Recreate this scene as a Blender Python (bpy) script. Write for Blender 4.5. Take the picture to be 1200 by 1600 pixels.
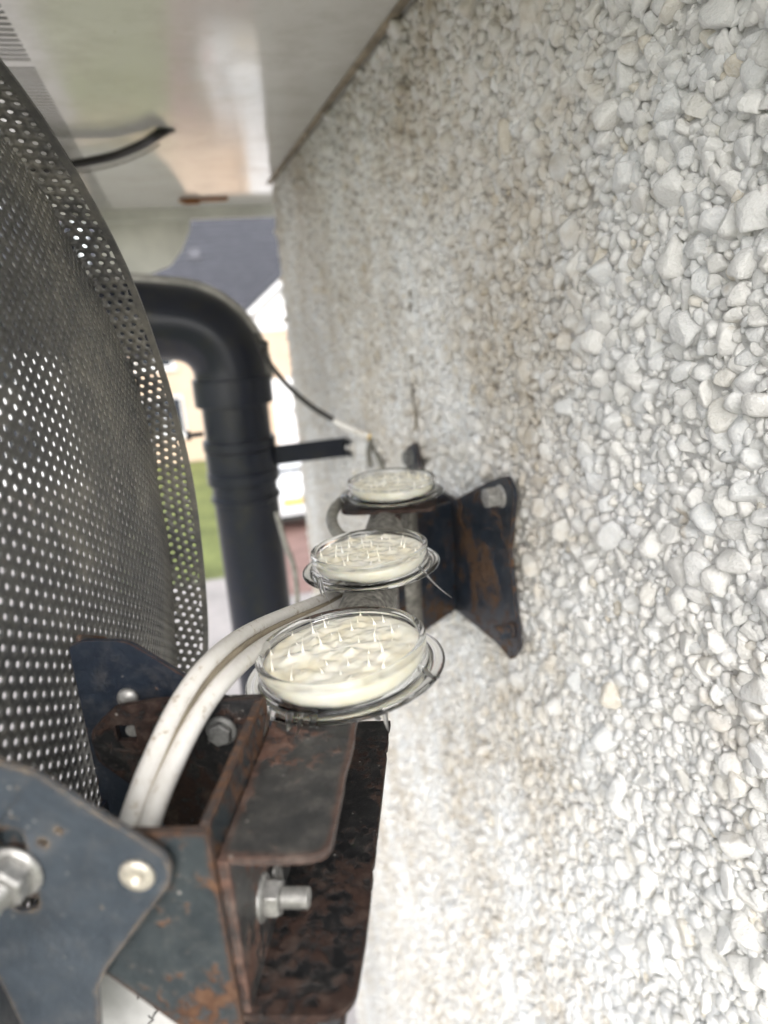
import bpy, bmesh, math, random
import numpy as np
from mathutils import Vector, Matrix, noise
from mathutils.geometry import tessellate_polygon

S = bpy.context.scene
COL = S.collection
for o in list(bpy.data.objects):
    bpy.data.objects.remove(o)

# ------------------------------------------------------------------ camera
CAM = Vector((-0.27, 0.0, 4.7))
PSI, TH, RHO = math.radians(15.0), math.radians(16.5), math.radians(4.0)
FWD = Vector((math.sin(PSI)*math.cos(TH), math.cos(PSI)*math.cos(TH), -math.sin(TH)))
R0 = Vector((math.cos(PSI), -math.sin(PSI), 0)); U0 = R0.cross(FWD)
RGT = R0*math.cos(RHO) - U0*math.sin(RHO)
UPV = U0*math.cos(RHO) + R0*math.sin(RHO)
FPX = 1110.0
cd = bpy.data.cameras.new('camera'); cam = bpy.data.objects.new('camera', cd); COL.objects.link(cam)
m = Matrix((RGT, UPV, -FWD)).transposed().to_4x4(); m.translation = CAM
cam.matrix_world = m
cd.sensor_fit = 'VERTICAL'; cd.sensor_height = 32.0; cd.lens = FPX/1600*32
cd.clip_start = 0.01; cd.clip_end = 3000
cd.dof.use_dof = True; cd.dof.focus_distance = 0.335; cd.dof.aperture_fstop = cd.lens/3.8
cd.dof.aperture_blades = 0
S.camera = cam
S.render.resolution_x, S.render.resolution_y = 768, 1024

# ------------------------------------------------------------------ light
SUN_EL, SUN_AZ = math.radians(36), math.radians(-160)     # azimuth measured from +Y towards +X
w = bpy.data.worlds.new('World'); S.world = w; w.use_nodes = True
nt = w.node_tree; nt.nodes.clear()
sky = nt.nodes.new('ShaderNodeTexSky'); sky.sky_type = 'NISHITA'; sky.sun_disc = False
sky.sun_elevation = SUN_EL; sky.sun_rotation = SUN_AZ
sky.air_density = 1.0; sky.dust_density = 2.0; sky.ozone_density = 1.0
hs = nt.nodes.new('ShaderNodeHueSaturation'); hs.inputs['Saturation'].default_value = 0.27
bg = nt.nodes.new('ShaderNodeBackground'); bg.inputs['Strength'].default_value = 0.15
wo = nt.nodes.new('ShaderNodeOutputWorld')
nt.links.new(sky.outputs[0], hs.inputs['Color']); nt.links.new(hs.outputs[0], bg.inputs[0]); nt.links.new(bg.outputs[0], wo.inputs[0])
sd = bpy.data.lights.new('sun', 'SUN'); sd.energy = 0.55; sd.angle = math.radians(50); sd.color = (1.0, 0.965, 0.915)
sun = bpy.data.objects.new('sun', sd); COL.objects.link(sun)
sdir = Vector((math.sin(SUN_AZ)*math.cos(SUN_EL), math.cos(SUN_AZ)*math.cos(SUN_EL), math.sin(SUN_EL)))
sun.rotation_euler = sdir.to_track_quat('Z', 'Y').to_euler()
S.view_settings.view_transform = 'Standard'; S.view_settings.look = 'None'
S.view_settings.exposure = 1.36; S.view_settings.gamma = 1.0; S.view_settings.use_curve_mapping = False
S.render.engine = 'CYCLES'
S.cycles.use_denoising = True
try:
    S.cycles.denoiser = 'OPENIMAGEDENOISE'; S.cycles.denoising_input_passes = 'RGB_ALBEDO_NORMAL'
except Exception:
    pass
S.cycles.max_bounces = 9; S.cycles.diffuse_bounces = 4; S.cycles.glossy_bounces = 4
S.cycles.transmission_bounces = 8; S.cycles.transparent_max_bounces = 8
S.cycles.use_adaptive_sampling = True; S.cycles.adaptive_threshold = 0.03; S.cycles.adaptive_min_samples = 16
S.cycles.caustics_reflective = True; S.cycles.caustics_refractive = True; S.cycles.blur_glossy = 0.5
S.cycles.sample_clamp_indirect = 6.0

# ------------------------------------------------------------------ helpers
def ray(x, y): return FWD + RGT*((x-600)/FPX) - UPV*((y-800)/FPX)
def at_depth(x, y, d): return CAM + ray(x, y)*d
def on_x(x, y, X=0.0): r = ray(x, y); return CAM + r*((X-CAM.x)/r.x)
def on_y(x, y, Y): r = ray(x, y); return CAM + r*((Y-CAM.y)/r.y)
def on_z(x, y, Z): r = ray(x, y); return CAM + r*((Z-CAM.z)/r.z)

AL = math.radians(20.8)
A = Vector((math.sin(AL), math.cos(AL), 0)); B = Vector((-math.cos(AL), math.sin(AL), 0)); Z = Vector((0, 0, 1))
O = on_z(340, 1340, 4.556)                       # front corner of the mount's channel
def G(a, b, z): return O + A*a + B*b + Z*z
def on_a(x, y, a):
    r = ray(x, y); p = CAM + r*((a-(CAM-O).dot(A))/r.dot(A)); q = p-O; return (q.dot(B), q.dot(Z))
def on_b(x, y, b):
    r = ray(x, y); p = CAM + r*((b-(CAM-O).dot(B))/r.dot(B)); q = p-O; return (q.dot(A), q.dot(Z))

def setp(o, label=None, category=None, group=None, kind=None):
    for k, v in (('label', label), ('category', category), ('group', group), ('kind', kind)):
        if v: o[k] = v
    return o
def empty(name, loc, label=None, category=None, group=None, kind=None):
    o = bpy.data.objects.new(name, None); COL.objects.link(o); o.location = loc; o.empty_display_size = 0.02
    return setp(o, label, category, group, kind)
def adopt(o, parent):
    if parent is None: return
    o.parent = parent
    t = Vector((0, 0, 0)); p = parent
    while p is not None:
        if p.type == 'EMPTY': t += p.location
        p = p.parent
    if parent.type == 'EMPTY':
        o.matrix_parent_inverse = Matrix.Translation(-t)
def mk(name, geo, mat, parent=None, smooth=False, bevel=0.0, sub=0, autosmooth=None):
    vs, fs = geo
    me = bpy.data.meshes.new(name)
    me.from_pydata([tuple(v) for v in vs], [], [tuple(f) for f in fs]); me.validate(); me.update()
    bm = bmesh.new(); bm.from_mesh(me); bmesh.ops.recalc_face_normals(bm, faces=bm.faces); bm.to_mesh(me); bm.free()
    if smooth: me.polygons.foreach_set('use_smooth', [True]*len(me.polygons))
    if autosmooth: me.set_sharp_from_angle(angle=math.radians(autosmooth))
    me.materials.append(mat)
    o = bpy.data.objects.new(name, me); COL.objects.link(o)
    if bevel:
        b = o.modifiers.new('bevel', 'BEVEL'); b.width = bevel; b.segments = 2; b.limit_method = 'ANGLE'; b.angle_limit = math.radians(40)
    if sub:
        s = o.modifiers.new('sub', 'SUBSURF'); s.levels = sub; s.render_levels = sub
    adopt(o, parent)
    return o
def join(*geos):
    V, Fc = [], []
    for vs, fs in geos:
        n = len(V); V += list(vs); Fc += [tuple(i+n for i in f) for f in fs]
    return V, Fc
def box(x0, x1, y0, y1, z0, z1):
    v = [Vector((x, y, z)) for z in (z0, z1) for y in (y0, y1) for x in (x0, x1)]
    return v, [(0, 2, 3, 1), (4, 5, 7, 6), (0, 1, 5, 4), (2, 6, 7, 3), (0, 4, 6, 2), (1, 3, 7, 5)]
def obox(c, ux, uy, uz, hx, hy, hz):
    v = [c+ux*(sx*hx)+uy*(sy*hy)+uz*(sz*hz) for sz in (-1, 1) for sy in (-1, 1) for sx in (-1, 1)]
    return v, [(0, 2, 3, 1), (4, 5, 7, 6), (0, 1, 5, 4), (2, 6, 7, 3), (0, 4, 6, 2), (1, 3, 7, 5)]
def frame_from(axis):
    n = axis.normalized(); t = Vector((0, 0, 1)) if abs(n.z) < 0.9 else Vector((1, 0, 0))
    u = t.cross(n).normalized(); v = n.cross(u); return u, v, n
def lathe(prof, seg, c, axis, closed=False):
    u, v, n = frame_from(axis); V, Fc = [], []
    for (r, h) in prof:
        for k in range(seg):
            t = 2*math.pi*k/seg
            V.append(c + n*h + u*(r*math.cos(t)) + v*(r*math.sin(t)))
    np_ = len(prof)
    for i in range(np_ if closed else np_-1):
        j = (i+1) % np_
        for k in range(seg):
            l = (k+1) % seg
            Fc.append((i*seg+k, i*seg+l, j*seg+l, j*seg+k))
    if not closed:
        Fc.append(tuple(range(seg))[::-1]); Fc.append(tuple((np_-1)*seg+k for k in range(seg)))
    return V, Fc
def catmull(pts, n=8):
    P = [Vector(p) for p in pts]; P = [P[0]*2-P[1]] + P + [P[-1]*2-P[-2]]; out = []
    for i in range(1, len(P)-2):
        for k in range(n):
            t = k/n
            out.append(0.5*((2*P[i]) + (P[i+1]-P[i-1])*t + (2*P[i-1]-5*P[i]+4*P[i+1]-P[i+2])*t*t + (-P[i-1]+3*P[i]-3*P[i+1]+P[i+2])*t**3))
    out.append(P[-2]); return out
def tube(pts, r, seg=12):
    rs = r if isinstance(r, (list, tuple)) else [r]*len(pts)
    V, Fc = [], []; u = None
    for i, p in enumerate(pts):
        d = (pts[min(i+1, len(pts)-1)]-pts[max(i-1, 0)]).normalized()
        if u is None: u, v, _ = frame_from(d)
        else:
            u = (u - d*u.dot(d)).normalized(); v = d.cross(u)
        for k in range(seg):
            t = 2*math.pi*k/seg; V.append(p + u*(rs[i]*math.cos(t)) + v*(rs[i]*math.sin(t)))
    for i in range(len(pts)-1):
        for k in range(seg):
            l = (k+1) % seg; Fc.append((i*seg+k, i*seg+l, (i+1)*seg+l, (i+1)*seg+k))
    Fc.append(tuple(range(seg))[::-1]); Fc.append(tuple((len(pts)-1)*seg+k for k in range(seg)))
    return V, Fc
def rounded(pts, rad, n=6):
    """pts 2-D polygon, rad one radius or one for each corner"""
    out = []; N = len(pts)
    for i in range(N):
        r = rad[i] if isinstance(rad, (list, tuple)) else rad
        p = Vector(pts[i]).to_2d(); a = Vector(pts[i-1]).to_2d(); b = Vector(pts[(i+1) % N]).to_2d()
        if r <= 0: out.append((p.x, p.y)); continue
        da = (a-p).normalized(); db = (b-p).normalized()
        ang = math.acos(max(-1, min(1, da.dot(db)))); t = min(r/math.tan(ang/2), 0.48*(a-p).length, 0.48*(b-p).length)
        s, e = p+da*t, p+db*t
        for k in range(n+1):
            q = k/n; w_ = (s*(1-q)**2 + p*(2*q*(1-q)) + e*q*q); out.append((w_.x, w_.y))
    return out
def plate(outline, th, F3, holes=()):
    """flat plate: outline (u,v), F3(u,v,t) gives the 3-D point, t from 0 to th"""
    loops = [outline] + list(holes)
    tris = tessellate_polygon([[Vector((x, y, 0)) for x, y in l] for l in loops])
    flat = [p for l in loops for p in l]; n = len(flat)
    V = [F3(x, y, 0) for x, y in flat] + [F3(x, y, th) for x, y in flat]
    Fc = [tuple(t) for t in tris] + [tuple(i+n for i in t)[::-1] for t in tris]
    s = 0
    for l in loops:
        k = len(l)
        for i in range(k):
            a, b = s+i, s+(i+1) % k; Fc.append((a, b, b+n, a+n))
        s += k
    return V, Fc
def circ(cx, cy, r, n=20): return [(cx+r*math.cos(2*math.pi*k/n), cy+r*math.sin(2*math.pi*k/n)) for k in range(n)]
def rect(cx, cy, hx, hy): return [(cx-hx, cy-hy), (cx+hx, cy-hy), (cx+hx, cy+hy), (cx-hx, cy+hy)]

# ------------------------------------------------------------------ materials
def nmat(name):
    mt = bpy.data.materials.new(name); mt.use_nodes = True
    n = mt.node_tree.nodes; l = mt.node_tree.links; b = n['Principled BSDF']
    return mt, n, l, b
def ramp(n, stops):
    r = n.new('ShaderNodeValToRGB'); e = r.color_ramp.elements
    while len(e) > 1: e.remove(e[-1])
    e[0].position, e[0].color = stops[0][0], (*stops[0][1], 1)
    for p, c in stops[1:]:
        x = e.new(p); x.color = (*c, 1)
    return r
def noise_tex(n, l, scale, detail=4, rough=0.55, coord='Object', stretch=None):
    t = n.new('ShaderNodeTexCoord'); x = n.new('ShaderNodeTexNoise')
    x.inputs['Scale'].default_value = scale; x.inputs['Detail'].default_value = detail; x.inputs['Roughness'].default_value = rough
    if stretch:
        mp = n.new('ShaderNodeMapping'); mp.inputs['Scale'].default_value = stretch
        l.new(t.outputs[coord], mp.inputs[0]); l.new(mp.outputs[0], x.inputs['Vector'])
    else: l.new(t.outputs[coord], x.inputs['Vector'])
    return x
def mixc(n, l, fac, a, b, mode='MIX'):
    x = n.new('ShaderNodeMix'); x.data_type = 'RGBA'; x.blend_type = mode
    for s, v in ((x.inputs[0], fac), (x.inputs[6], a), (x.inputs[7], b)):
        if hasattr(v, 'default_value') or hasattr(v, 'is_linked'): l.new(v, s)
        elif isinstance(v, (int, float)): s.default_value = v
        else: s.default_value = (*v, 1)
    return x.outputs[2]
def bump(n, l, h, strength, dist, b):
    x = n.new('ShaderNodeBump'); x.inputs['Strength'].default_value = strength; x.inputs['Distance'].default_value = dist
    l.new(h, x.inputs['Height']); l.new(x.outputs[0], b.inputs['Normal']); return x
def m_simple(name, col, rough=0.5, metal=0.0, scale=20, var=0.12, bmp=0.0, bdist=0.001, spec=0.5):
    mt, n, l, b = nmat(name)
    t = noise_tex(n, l, scale)
    c1 = tuple(max(0, c*(1-var)) for c in col); c2 = tuple(min(1, c*(1+var)) for c in col)
    r = ramp(n, [(0.3, c1), (0.7, c2)]); l.new(t.outputs[0], r.inputs[0]); l.new(r.outputs[0], b.inputs['Base Color'])
    b.inputs['Roughness'].default_value = rough; b.inputs['Metallic'].default_value = metal; b.inputs['Specular IOR Level'].default_value = spec
    if bmp: bump(n, l, t.outputs[0], bmp, bdist, b)
    return mt
def m_paint(name, paint, paint2, rust_at=0.62, edge=1.0, rough=0.42, rustc=((0.055, 0.020, 0.010), (0.17, 0.072, 0.03)), specks=True, dust=0.25, er=0.0022):
    """dark coated steel with rust patches, worn edges and pale specks"""
    mt, n, l, b = nmat(name)
    big = noise_tex(n, l, 28, 5, 0.6); fine = noise_tex(n, l, 240, 5, 0.65); mid = noise_tex(n, l, 75, 4, 0.6)
    pr = ramp(n, [(0.3, paint), (0.72, paint2)]); l.new(mid.outputs[0], pr.inputs[0])
    rr = ramp(n, [(0.3, rustc[0]), (0.7, rustc[1])]); l.new(fine.outputs[0], rr.inputs[0])
    # rust mask: large patches broken by fine noise, plus worn edges
    add = n.new('ShaderNodeMath'); add.operation = 'MULTIPLY_ADD'; l.new(fine.outputs[0], add.inputs[0]); add.inputs[1].default_value = 0.62; l.new(big.outputs[0], add.inputs[2])
    bev = n.new('ShaderNodeBevel'); bev.samples = 4; bev.inputs['Radius'].default_value = er
    geo = n.new('ShaderNodeNewGeometry'); dot = n.new('ShaderNodeVectorMath'); dot.operation = 'DOT_PRODUCT'
    l.new(bev.outputs[0], dot.inputs[0]); l.new(geo.outputs['Normal'], dot.inputs[1])
    inv = n.new('ShaderNodeMath'); inv.operation = 'SUBTRACT'; inv.inputs[0].default_value = 1.0; l.new(dot.outputs['Value'], inv.inputs[1])
    em = n.new('ShaderNodeMath'); em.operation = 'MULTIPLY_ADD'; l.new(inv.outputs[0], em.inputs[0]); em.inputs[1].default_value = edge*1.1; l.new(add.outputs[0], em.inputs[2])
    mr = n.new('ShaderNodeMapRange'); mr.inputs[1].default_value = rust_at+0.25; mr.inputs[2].default_value = rust_at+0.33; l.new(em.outputs[0], mr.inputs[0])
    col = mixc(n, l, mr.outputs[0], pr.outputs[0], rr.outputs[0])
    if specks:
        sp = n.new('ShaderNodeTexVoronoi'); sp.inputs['Scale'].default_value = 190
        tc = n.new('ShaderNodeTexCoord'); l.new(tc.outputs['Object'], sp.inputs['Vector'])
        sr = ramp(n, [(0.07, (1, 1, 1)), (0.12, (0, 0, 0))]); l.new(sp.outputs['Distance'], sr.inputs[0])
        sm = n.new('ShaderNodeMath'); sm.operation = 'MULTIPLY'; l.new(sr.outputs[0], sm.inputs[0])
        sg = n.new('ShaderNodeMapRange'); sg.inputs[1].default_value = 0.52; sg.inputs[2].default_value = 0.62; l.new(mid.outputs[0], sg.inputs[0]); l.new(sg.outputs[0], sm.inputs[1])
        col = mixc(n, l, sm.outputs[0], col, (0.35, 0.33, 0.3))
    # dust film
    du = noise_tex(n, l, 120, 6, 0.7); dm = n.new('ShaderNodeMapRange'); dm.inputs[1].default_value = 0.5; dm.inputs[2].default_value = 0.8; dm.inputs[4].default_value = dust
    l.new(du.outputs[0], dm.inputs[0]); col = mixc(n, l, dm.outputs[0], col, (0.22, 0.2, 0.18))
    l.new(col, b.inputs['Base Color'])
    ro = n.new('ShaderNodeMapRange'); ro.inputs[3].default_value = rough; ro.inputs[4].default_value = 0.85; l.new(mr.outputs[0], ro.inputs[0]); l.new(ro.outputs[0], b.inputs['Roughness'])
    hh = n.new('ShaderNodeMath'); hh.operation = 'MULTIPLY_ADD'; l.new(mr.outputs[0], hh.inputs[0]); hh.inputs[1].default_value = 0.6; l.new(fine.outputs[0], hh.inputs[2])
    bump(n, l, hh.outputs[0], 0.7, 0.0008, b)
    return mt
def m_zinc(name, col=(0.46, 0.45, 0.43), metal=0.65, rough=0.45):
    mt, n, l, b = nmat(name)
    t = noise_tex(n, l, 320, 5, 0.65); r = ramp(n, [(0.3, tuple(c*0.55 for c in col)), (0.55, col), (0.8, tuple(min(1, c*1.35) for c in col))])
    l.new(t.outputs[0], r.inputs[0]); l.new(r.outputs[0], b.inputs['Base Color']); b.inputs['Metallic'].default_value = metal; b.inputs['Roughness'].default_value = rough
    bump(n, l, t.outputs[0], 0.35, 0.0005, b); return mt
def m_clear(name, rough=0.02, col=(0.97, 0.98, 0.98)):
    mt, n, l, b = nmat(name)
    b.inputs['Base Color'].default_value = (*col, 1); b.inputs['Transmission Weight'].default_value = 1.0; b.inputs['IOR'].default_value = 1.30
    t = noise_tex(n, l, 160, 3); mr = n.new('ShaderNodeMapRange'); mr.inputs[3].default_value = rough*0.4; mr.inputs[4].default_value = rough*2; l.new(t.outputs[0], mr.inputs[0]); l.new(mr.outputs[0], b.inputs['Roughness'])
    bump(n, l, t.outputs[0], 0.06, 0.0006, b)
    return mt
def m_gel():
    mt, n, l, b = nmat('gel_cream')
    t = noise_tex(n, l, 70, 3); r = ramp(n, [(0.28, (0.88, 0.81, 0.62)), (0.5, (0.92, 0.875, 0.74)), (0.75, (0.93, 0.91, 0.83))]); l.new(t.outputs[0], r.inputs[0]); l.new(r.outputs[0], b.inputs['Base Color'])
    b.inputs['Roughness'].default_value = 0.14; b.inputs['Subsurface Weight'].default_value = 0.3; b.inputs['Subsurface Radius'].default_value = (1.0, 0.85, 0.6); b.inputs['Subsurface Scale'].default_value = 0.003
    b.inputs['Coat Weight'].default_value = 0.25; b.inputs['Coat Roughness'].default_value = 0.08
    return mt
def wall_stain(n, l):
    """0..1 mask of brown algae / rust wash with its own shapes (runs below the mount and below the eaves)"""
    g = n.new('ShaderNodeNewGeometry')
    mp = n.new('ShaderNodeMapping'); mp.inputs['Scale'].default_value = (1, 5, 3.2); l.new(g.outputs['Position'], mp.inputs[0])
    t = n.new('ShaderNodeTexNoise'); t.inputs['Scale'].default_value = 1.3; t.inputs['Detail'].default_value = 6; t.inputs['Roughness'].default_value = 0.65; l.new(mp.outputs[0], t.inputs['Vector'])
    f = n.new('ShaderNodeTexNoise'); f.inputs['Scale'].default_value = 70; f.inputs['Detail'].default_value = 3; l.new(g.outputs['Position'], f.inputs['Vector'])
    sep = n.new('ShaderNodeSeparateXYZ'); l.new(g.outputs['Position'], sep.inputs[0])
    band = n.new('ShaderNodeMapRange'); band.interpolation_type = 'SMOOTHSTEP'; band.inputs[1].default_value = 0.34; band.inputs[2].default_value = 0.50; l.new(sep.outputs['Y'], band.inputs[0])
    a = n.new('ShaderNodeMath'); a.operation = 'MULTIPLY_ADD'; l.new(f.outputs[0], a.inputs[0]); a.inputs[1].default_value = 0.7; l.new(t.outputs[0], a.inputs[2])
    b_ = n.new('ShaderNodeMath'); b_.operation = 'MULTIPLY_ADD'; l.new(band.outputs[0], b_.inputs[0]); b_.inputs[1].default_value = 0.24; l.new(a.outputs[0], b_.inputs[2])
    mr = n.new('ShaderNodeMapRange'); mr.inputs[1].default_value = 0.95; mr.inputs[2].default_value = 1.36; l.new(b_.outputs[0], mr.inputs[0])
    sp = n.new('ShaderNodeTexNoise'); sp.inputs['Scale'].default_value = 38; sp.inputs['Detail'].default_value = 2; l.new(g.outputs['Position'], sp.inputs['Vector'])
    s2 = n.new('ShaderNodeMapRange'); s2.inputs[1].default_value = 0.73; s2.inputs[2].default_value = 0.80; l.new(sp.outputs[0], s2.inputs[0])
    mx = n.new('ShaderNodeMath'); mx.operation = 'MAXIMUM'; l.new(mr.outputs[0], mx.inputs[0]); l.new(s2.outputs[0], mx.inputs[1])
    return mx.outputs[0]
def m_pebble():
    mt, n, l, b = nmat('painted_pebble')
    g = n.new('ShaderNodeNewGeometry'); oi = n.new('ShaderNodeObjectInfo')
    s = n.new('ShaderNodeMath'); s.operation = 'ADD'; l.new(g.outputs['Random Per Island'], s.inputs[0]); l.new(oi.outputs['Random'], s.inputs[1])
    fr = n.new('ShaderNodeMath'); fr.operation = 'FRACT'; l.new(s.outputs[0], fr.inputs[0])
    r = ramp(n, [(0.0, (0.735, 0.73, 0.71)), (0.25, (0.79, 0.78, 0.755)), (0.45, (0.69, 0.705, 0.715)), (0.62, (0.82, 0.81, 0.785)), (0.84, (0.74, 0.75, 0.755)), (0.97, (0.78, 0.76, 0.71)), (0.995, (0.68, 0.62, 0.51)), (1.0, (0.74, 0.745, 0.745))])
    l.new(fr.outputs[0], r.inputs[0])
    t = n.new('ShaderNodeTexNoise'); t.inputs['Scale'].default_value = 420; t.inputs['Detail'].default_value = 5; t.inputs['Roughness'].default_value = 0.65; l.new(g.outputs['Position'], t.inputs['Vector'])
    tr = n.new('ShaderNodeMapRange'); tr.inputs[1].default_value = 0.38; tr.inputs[2].default_value = 0.7; tr.inputs[4].default_value = 0.55; l.new(t.outputs[0], tr.inputs[0])
    col = mixc(n, l, tr.outputs[0], r.outputs[0], (0.86, 0.85, 0.83))
    st = wall_stain(n, l); sm = n.new('ShaderNodeMath'); sm.operation = 'MULTIPLY'; l.new(st, sm.inputs[0]); sm.inputs[1].default_value = 0.7
    col = mixc(n, l, sm.outputs[0], col, (0.42, 0.335, 0.22))
    l.new(col, b.inputs['Base Color']); b.inputs['Roughness'].default_value = 0.6; b.inputs['Specular IOR Level'].default_value = 0.35
    bump(n, l, t.outputs[0], 0.8, 0.0016, b)
    return mt
def m_render():
    mt, n, l, b = nmat('painted_render')
    t = noise_tex(n, l, 130, 7, 0.7); r = ramp(n, [(0.28, (0.74, 0.73, 0.70)), (0.5, (0.82, 0.815, 0.80)), (0.72, (0.87, 0.865, 0.85))]); l.new(t.outputs[0], r.inputs[0])
    st = wall_stain(n, l); sm = n.new('ShaderNodeMath'); sm.operation = 'MULTIPLY'; l.new(st, sm.inputs[0]); sm.inputs[1].default_value = 0.85
    col = mixc(n, l, sm.outputs[0], r.outputs[0], (0.22, 0.16, 0.10)); l.new(col, b.inputs['Base Color']); b.inputs['Roughness'].default_value = 0.8
    t2 = noise_tex(n, l, 420, 6, 0.7); bump(n, l, t2.outputs[0], 1.0, 0.003, b); return mt

M = {}
M['pebble'] = m_pebble(); M['render'] = m_render()
def m_dish():
    mt, n, l, b = nmat('black_mesh_paint')
    t = noise_tex(n, l, 9, 7, 0.7); f = noise_tex(n, l, 150, 4, 0.7)
    a = n.new('ShaderNodeMath'); a.operation = 'MULTIPLY_ADD'; l.new(f.outputs[0], a.inputs[0]); a.inputs[1].default_value = 0.4; l.new(t.outputs[0], a.inputs[2])
    r = ramp(n, [(0.46, (0.028, 0.029, 0.031)), (0.66, (0.078, 0.076, 0.071)), (0.86, (0.20, 0.185, 0.155))]); l.new(a.outputs[0], r.inputs[0]); l.new(r.outputs[0], b.inputs['Base Color'])
    b.inputs['Roughness'].default_value = 0.38; b.inputs['Specular IOR Level'].default_value = 0.8
    bump(n, l, f.outputs[0], 0.2, 0.0004, b); return mt
M['dish'] = m_dish()
M['paint'] = m_paint('blue_black_coating', (0.042, 0.052, 0.066), (0.070, 0.084, 0.102), 0.70, 1.2, 0.34, ((0.09, 0.055, 0.03), (0.30, 0.22, 0.14)), er=0.003)
M['paint_shaded'] = m_paint('blue_black_coating_shaded', (0.010, 0.015, 0.026), (0.020, 0.029, 0.045), 0.72, 0.5, 0.45)  # far cheek's shadow put into a darker copy of the coating
M['rusty'] = m_paint('rusting_coating', (0.023, 0.031, 0.037), (0.054, 0.064, 0.069), 0.585, 1.6, 0.42, ((0.045, 0.018, 0.010), (0.14, 0.068, 0.034)), er=0.0035)
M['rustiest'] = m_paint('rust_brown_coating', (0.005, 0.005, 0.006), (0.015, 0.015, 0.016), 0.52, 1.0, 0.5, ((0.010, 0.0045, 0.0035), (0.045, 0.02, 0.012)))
M['channel'] = m_paint('worn_channel_coating', (0.026, 0.027, 0.029), (0.066, 0.064, 0.061), 0.62, 1.7, 0.42, ((0.055, 0.024, 0.017), (0.17, 0.092, 0.066)), dust=0.45, er=0.0045)
M['plate_wall'] = m_paint('wall_plate_coating', (0.010, 0.015, 0.024), (0.026, 0.036, 0.052), 0.585, 1.0, 0.36, ((0.03, 0.014, 0.008), (0.12, 0.058, 0.022)))
M['zinc'] = m_zinc('weathered_zinc'); M['zinc_dark'] = m_zinc('dull_zinc', (0.22, 0.22, 0.21), 0.5, 0.6)
M['rivet'] = m_zinc('creamy_zinc', (0.62, 0.57, 0.48), 0.45, 0.42)
M['galv'] = m_simple('dirty_galvanised', (0.20, 0.19, 0.17), 0.65, 0.25, 260, 0.7, 0.7, 0.0008)
def m_cable():
    mt, n, l, b = nmat('white_cable_sheath')
    t = noise_tex(n, l, 330, 6, 0.7); g = noise_tex(n, l, 40, 4, 0.6)
    a = n.new('ShaderNodeMath'); a.operation = 'MULTIPLY_ADD'; l.new(g.outputs[0], a.inputs[0]); a.inputs[1].default_value = 0.6; l.new(t.outputs[0], a.inputs[2])
    r = ramp(n, [(0.5, (0.82, 0.80, 0.77)), (0.90, (0.74, 0.71, 0.66)), (1.02, (0.42, 0.35, 0.26))]); l.new(a.outputs[0], r.inputs[0]); l.new(r.outputs[0], b.inputs['Base Color'])
    b.inputs['Roughness'].default_value = 0.42; bump(n, l, g.outputs[0], 0.12, 0.001, b); return mt
M['cable'] = m_cable()
M['cable_dirty'] = m_simple('grey_cable_sheath', (0.24, 0.23, 0.20), 0.55, 0, 150, 0.3, 0.05, 0.0004)
M['cable_black'] = m_simple('black_cable_sheath', (0.02, 0.018, 0.016), 0.45, 0, 80, 0.3)
M['clear'] = m_clear('clear_plastic', 0.02); M['silicone'] = m_clear('clear_sealant', 0.3, (0.90, 0.90, 0.89))
M['gel'] = m_gel()
M['black'] = m_simple('unlit_void_black', (0.01, 0.009, 0.009), 0.8, 0, 50, 0.3)
def m_soffit():
    mt, n, l, b = nmat('glossy_white_pvc')
    t = noise_tex(n, l, 6, 5); r = ramp(n, [(0.3, (0.58, 0.575, 0.53)), (0.7, (0.65, 0.645, 0.61))]); l.new(t.outputs[0], r.inputs[0])
    v = n.new('ShaderNodeTexVoronoi'); v.inputs['Scale'].default_value = 22; tc = n.new('ShaderNodeTexCoord'); l.new(tc.outputs['Object'], v.inputs['Vector'])
    sr = ramp(n, [(0.02, (0.6, 0.6, 0.6)), (0.045, (0, 0, 0))]); l.new(v.outputs['Distance'], sr.inputs[0])
    col = mixc(n, l, sr.outputs[0], r.outputs[0], (0.25, 0.2, 0.14))
    d1 = noise_tex(n, l, 14, 7, 0.75); dm = n.new('ShaderNodeMapRange'); dm.inputs[1].default_value = 0.48; dm.inputs[2].default_value = 0.66; dm.inputs[4].default_value = 0.34; l.new(d1.outputs[0], dm.inputs[0])
    col = mixc(n, l, dm.outputs[0], col, (0.36, 0.33, 0.27)); l.new(col, b.inputs['Base Color'])
    rm = n.new('ShaderNodeMapRange'); rm.inputs[3].default_value = 0.10; rm.inputs[4].default_value = 0.40; l.new(dm.outputs[0], rm.inputs[0]); l.new(rm.outputs[0], b.inputs['Roughness'])
    b.inputs['Specular IOR Level'].default_value = 0.65
    w_ = noise_tex(n, l, 3.0, 2); bump(n, l, w_.outputs[0], 0.05, 0.02, b); return mt
M['pvc'] = m_soffit()
M['pvc_dull'] = m_simple('weathered_white_board', (0.62, 0.62, 0.56), 0.5, 0, 9, 0.18)
M['grime_shade'] = m_simple('grime_and_groove_shade', (0.26, 0.22, 0.16), 0.8, 0, 30, 0.5)
def m_pipe():
    mt, n, l, b = nmat('black_pipe_plastic')
    t = noise_tex(n, l, 22, 7, 0.75); r = ramp(n, [(0.50, (0.0075, 0.010, 0.018)), (0.66, (0.018, 0.018, 0.018)), (0.80, (0.20, 0.19, 0.175))])
    l.new(t.outputs[0], r.inputs[0]); l.new(r.outputs[0], b.inputs['Base Color']); b.inputs['Roughness'].default_value = 0.30; b.inputs['Specular IOR Level'].default_value = 0.5; return mt
M['pipe'] = m_pipe()

# ================================================================== STRUCTURE
ZS = 4.978          # underside of the soffit
YW = 1.785          # far corner of the wall
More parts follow.
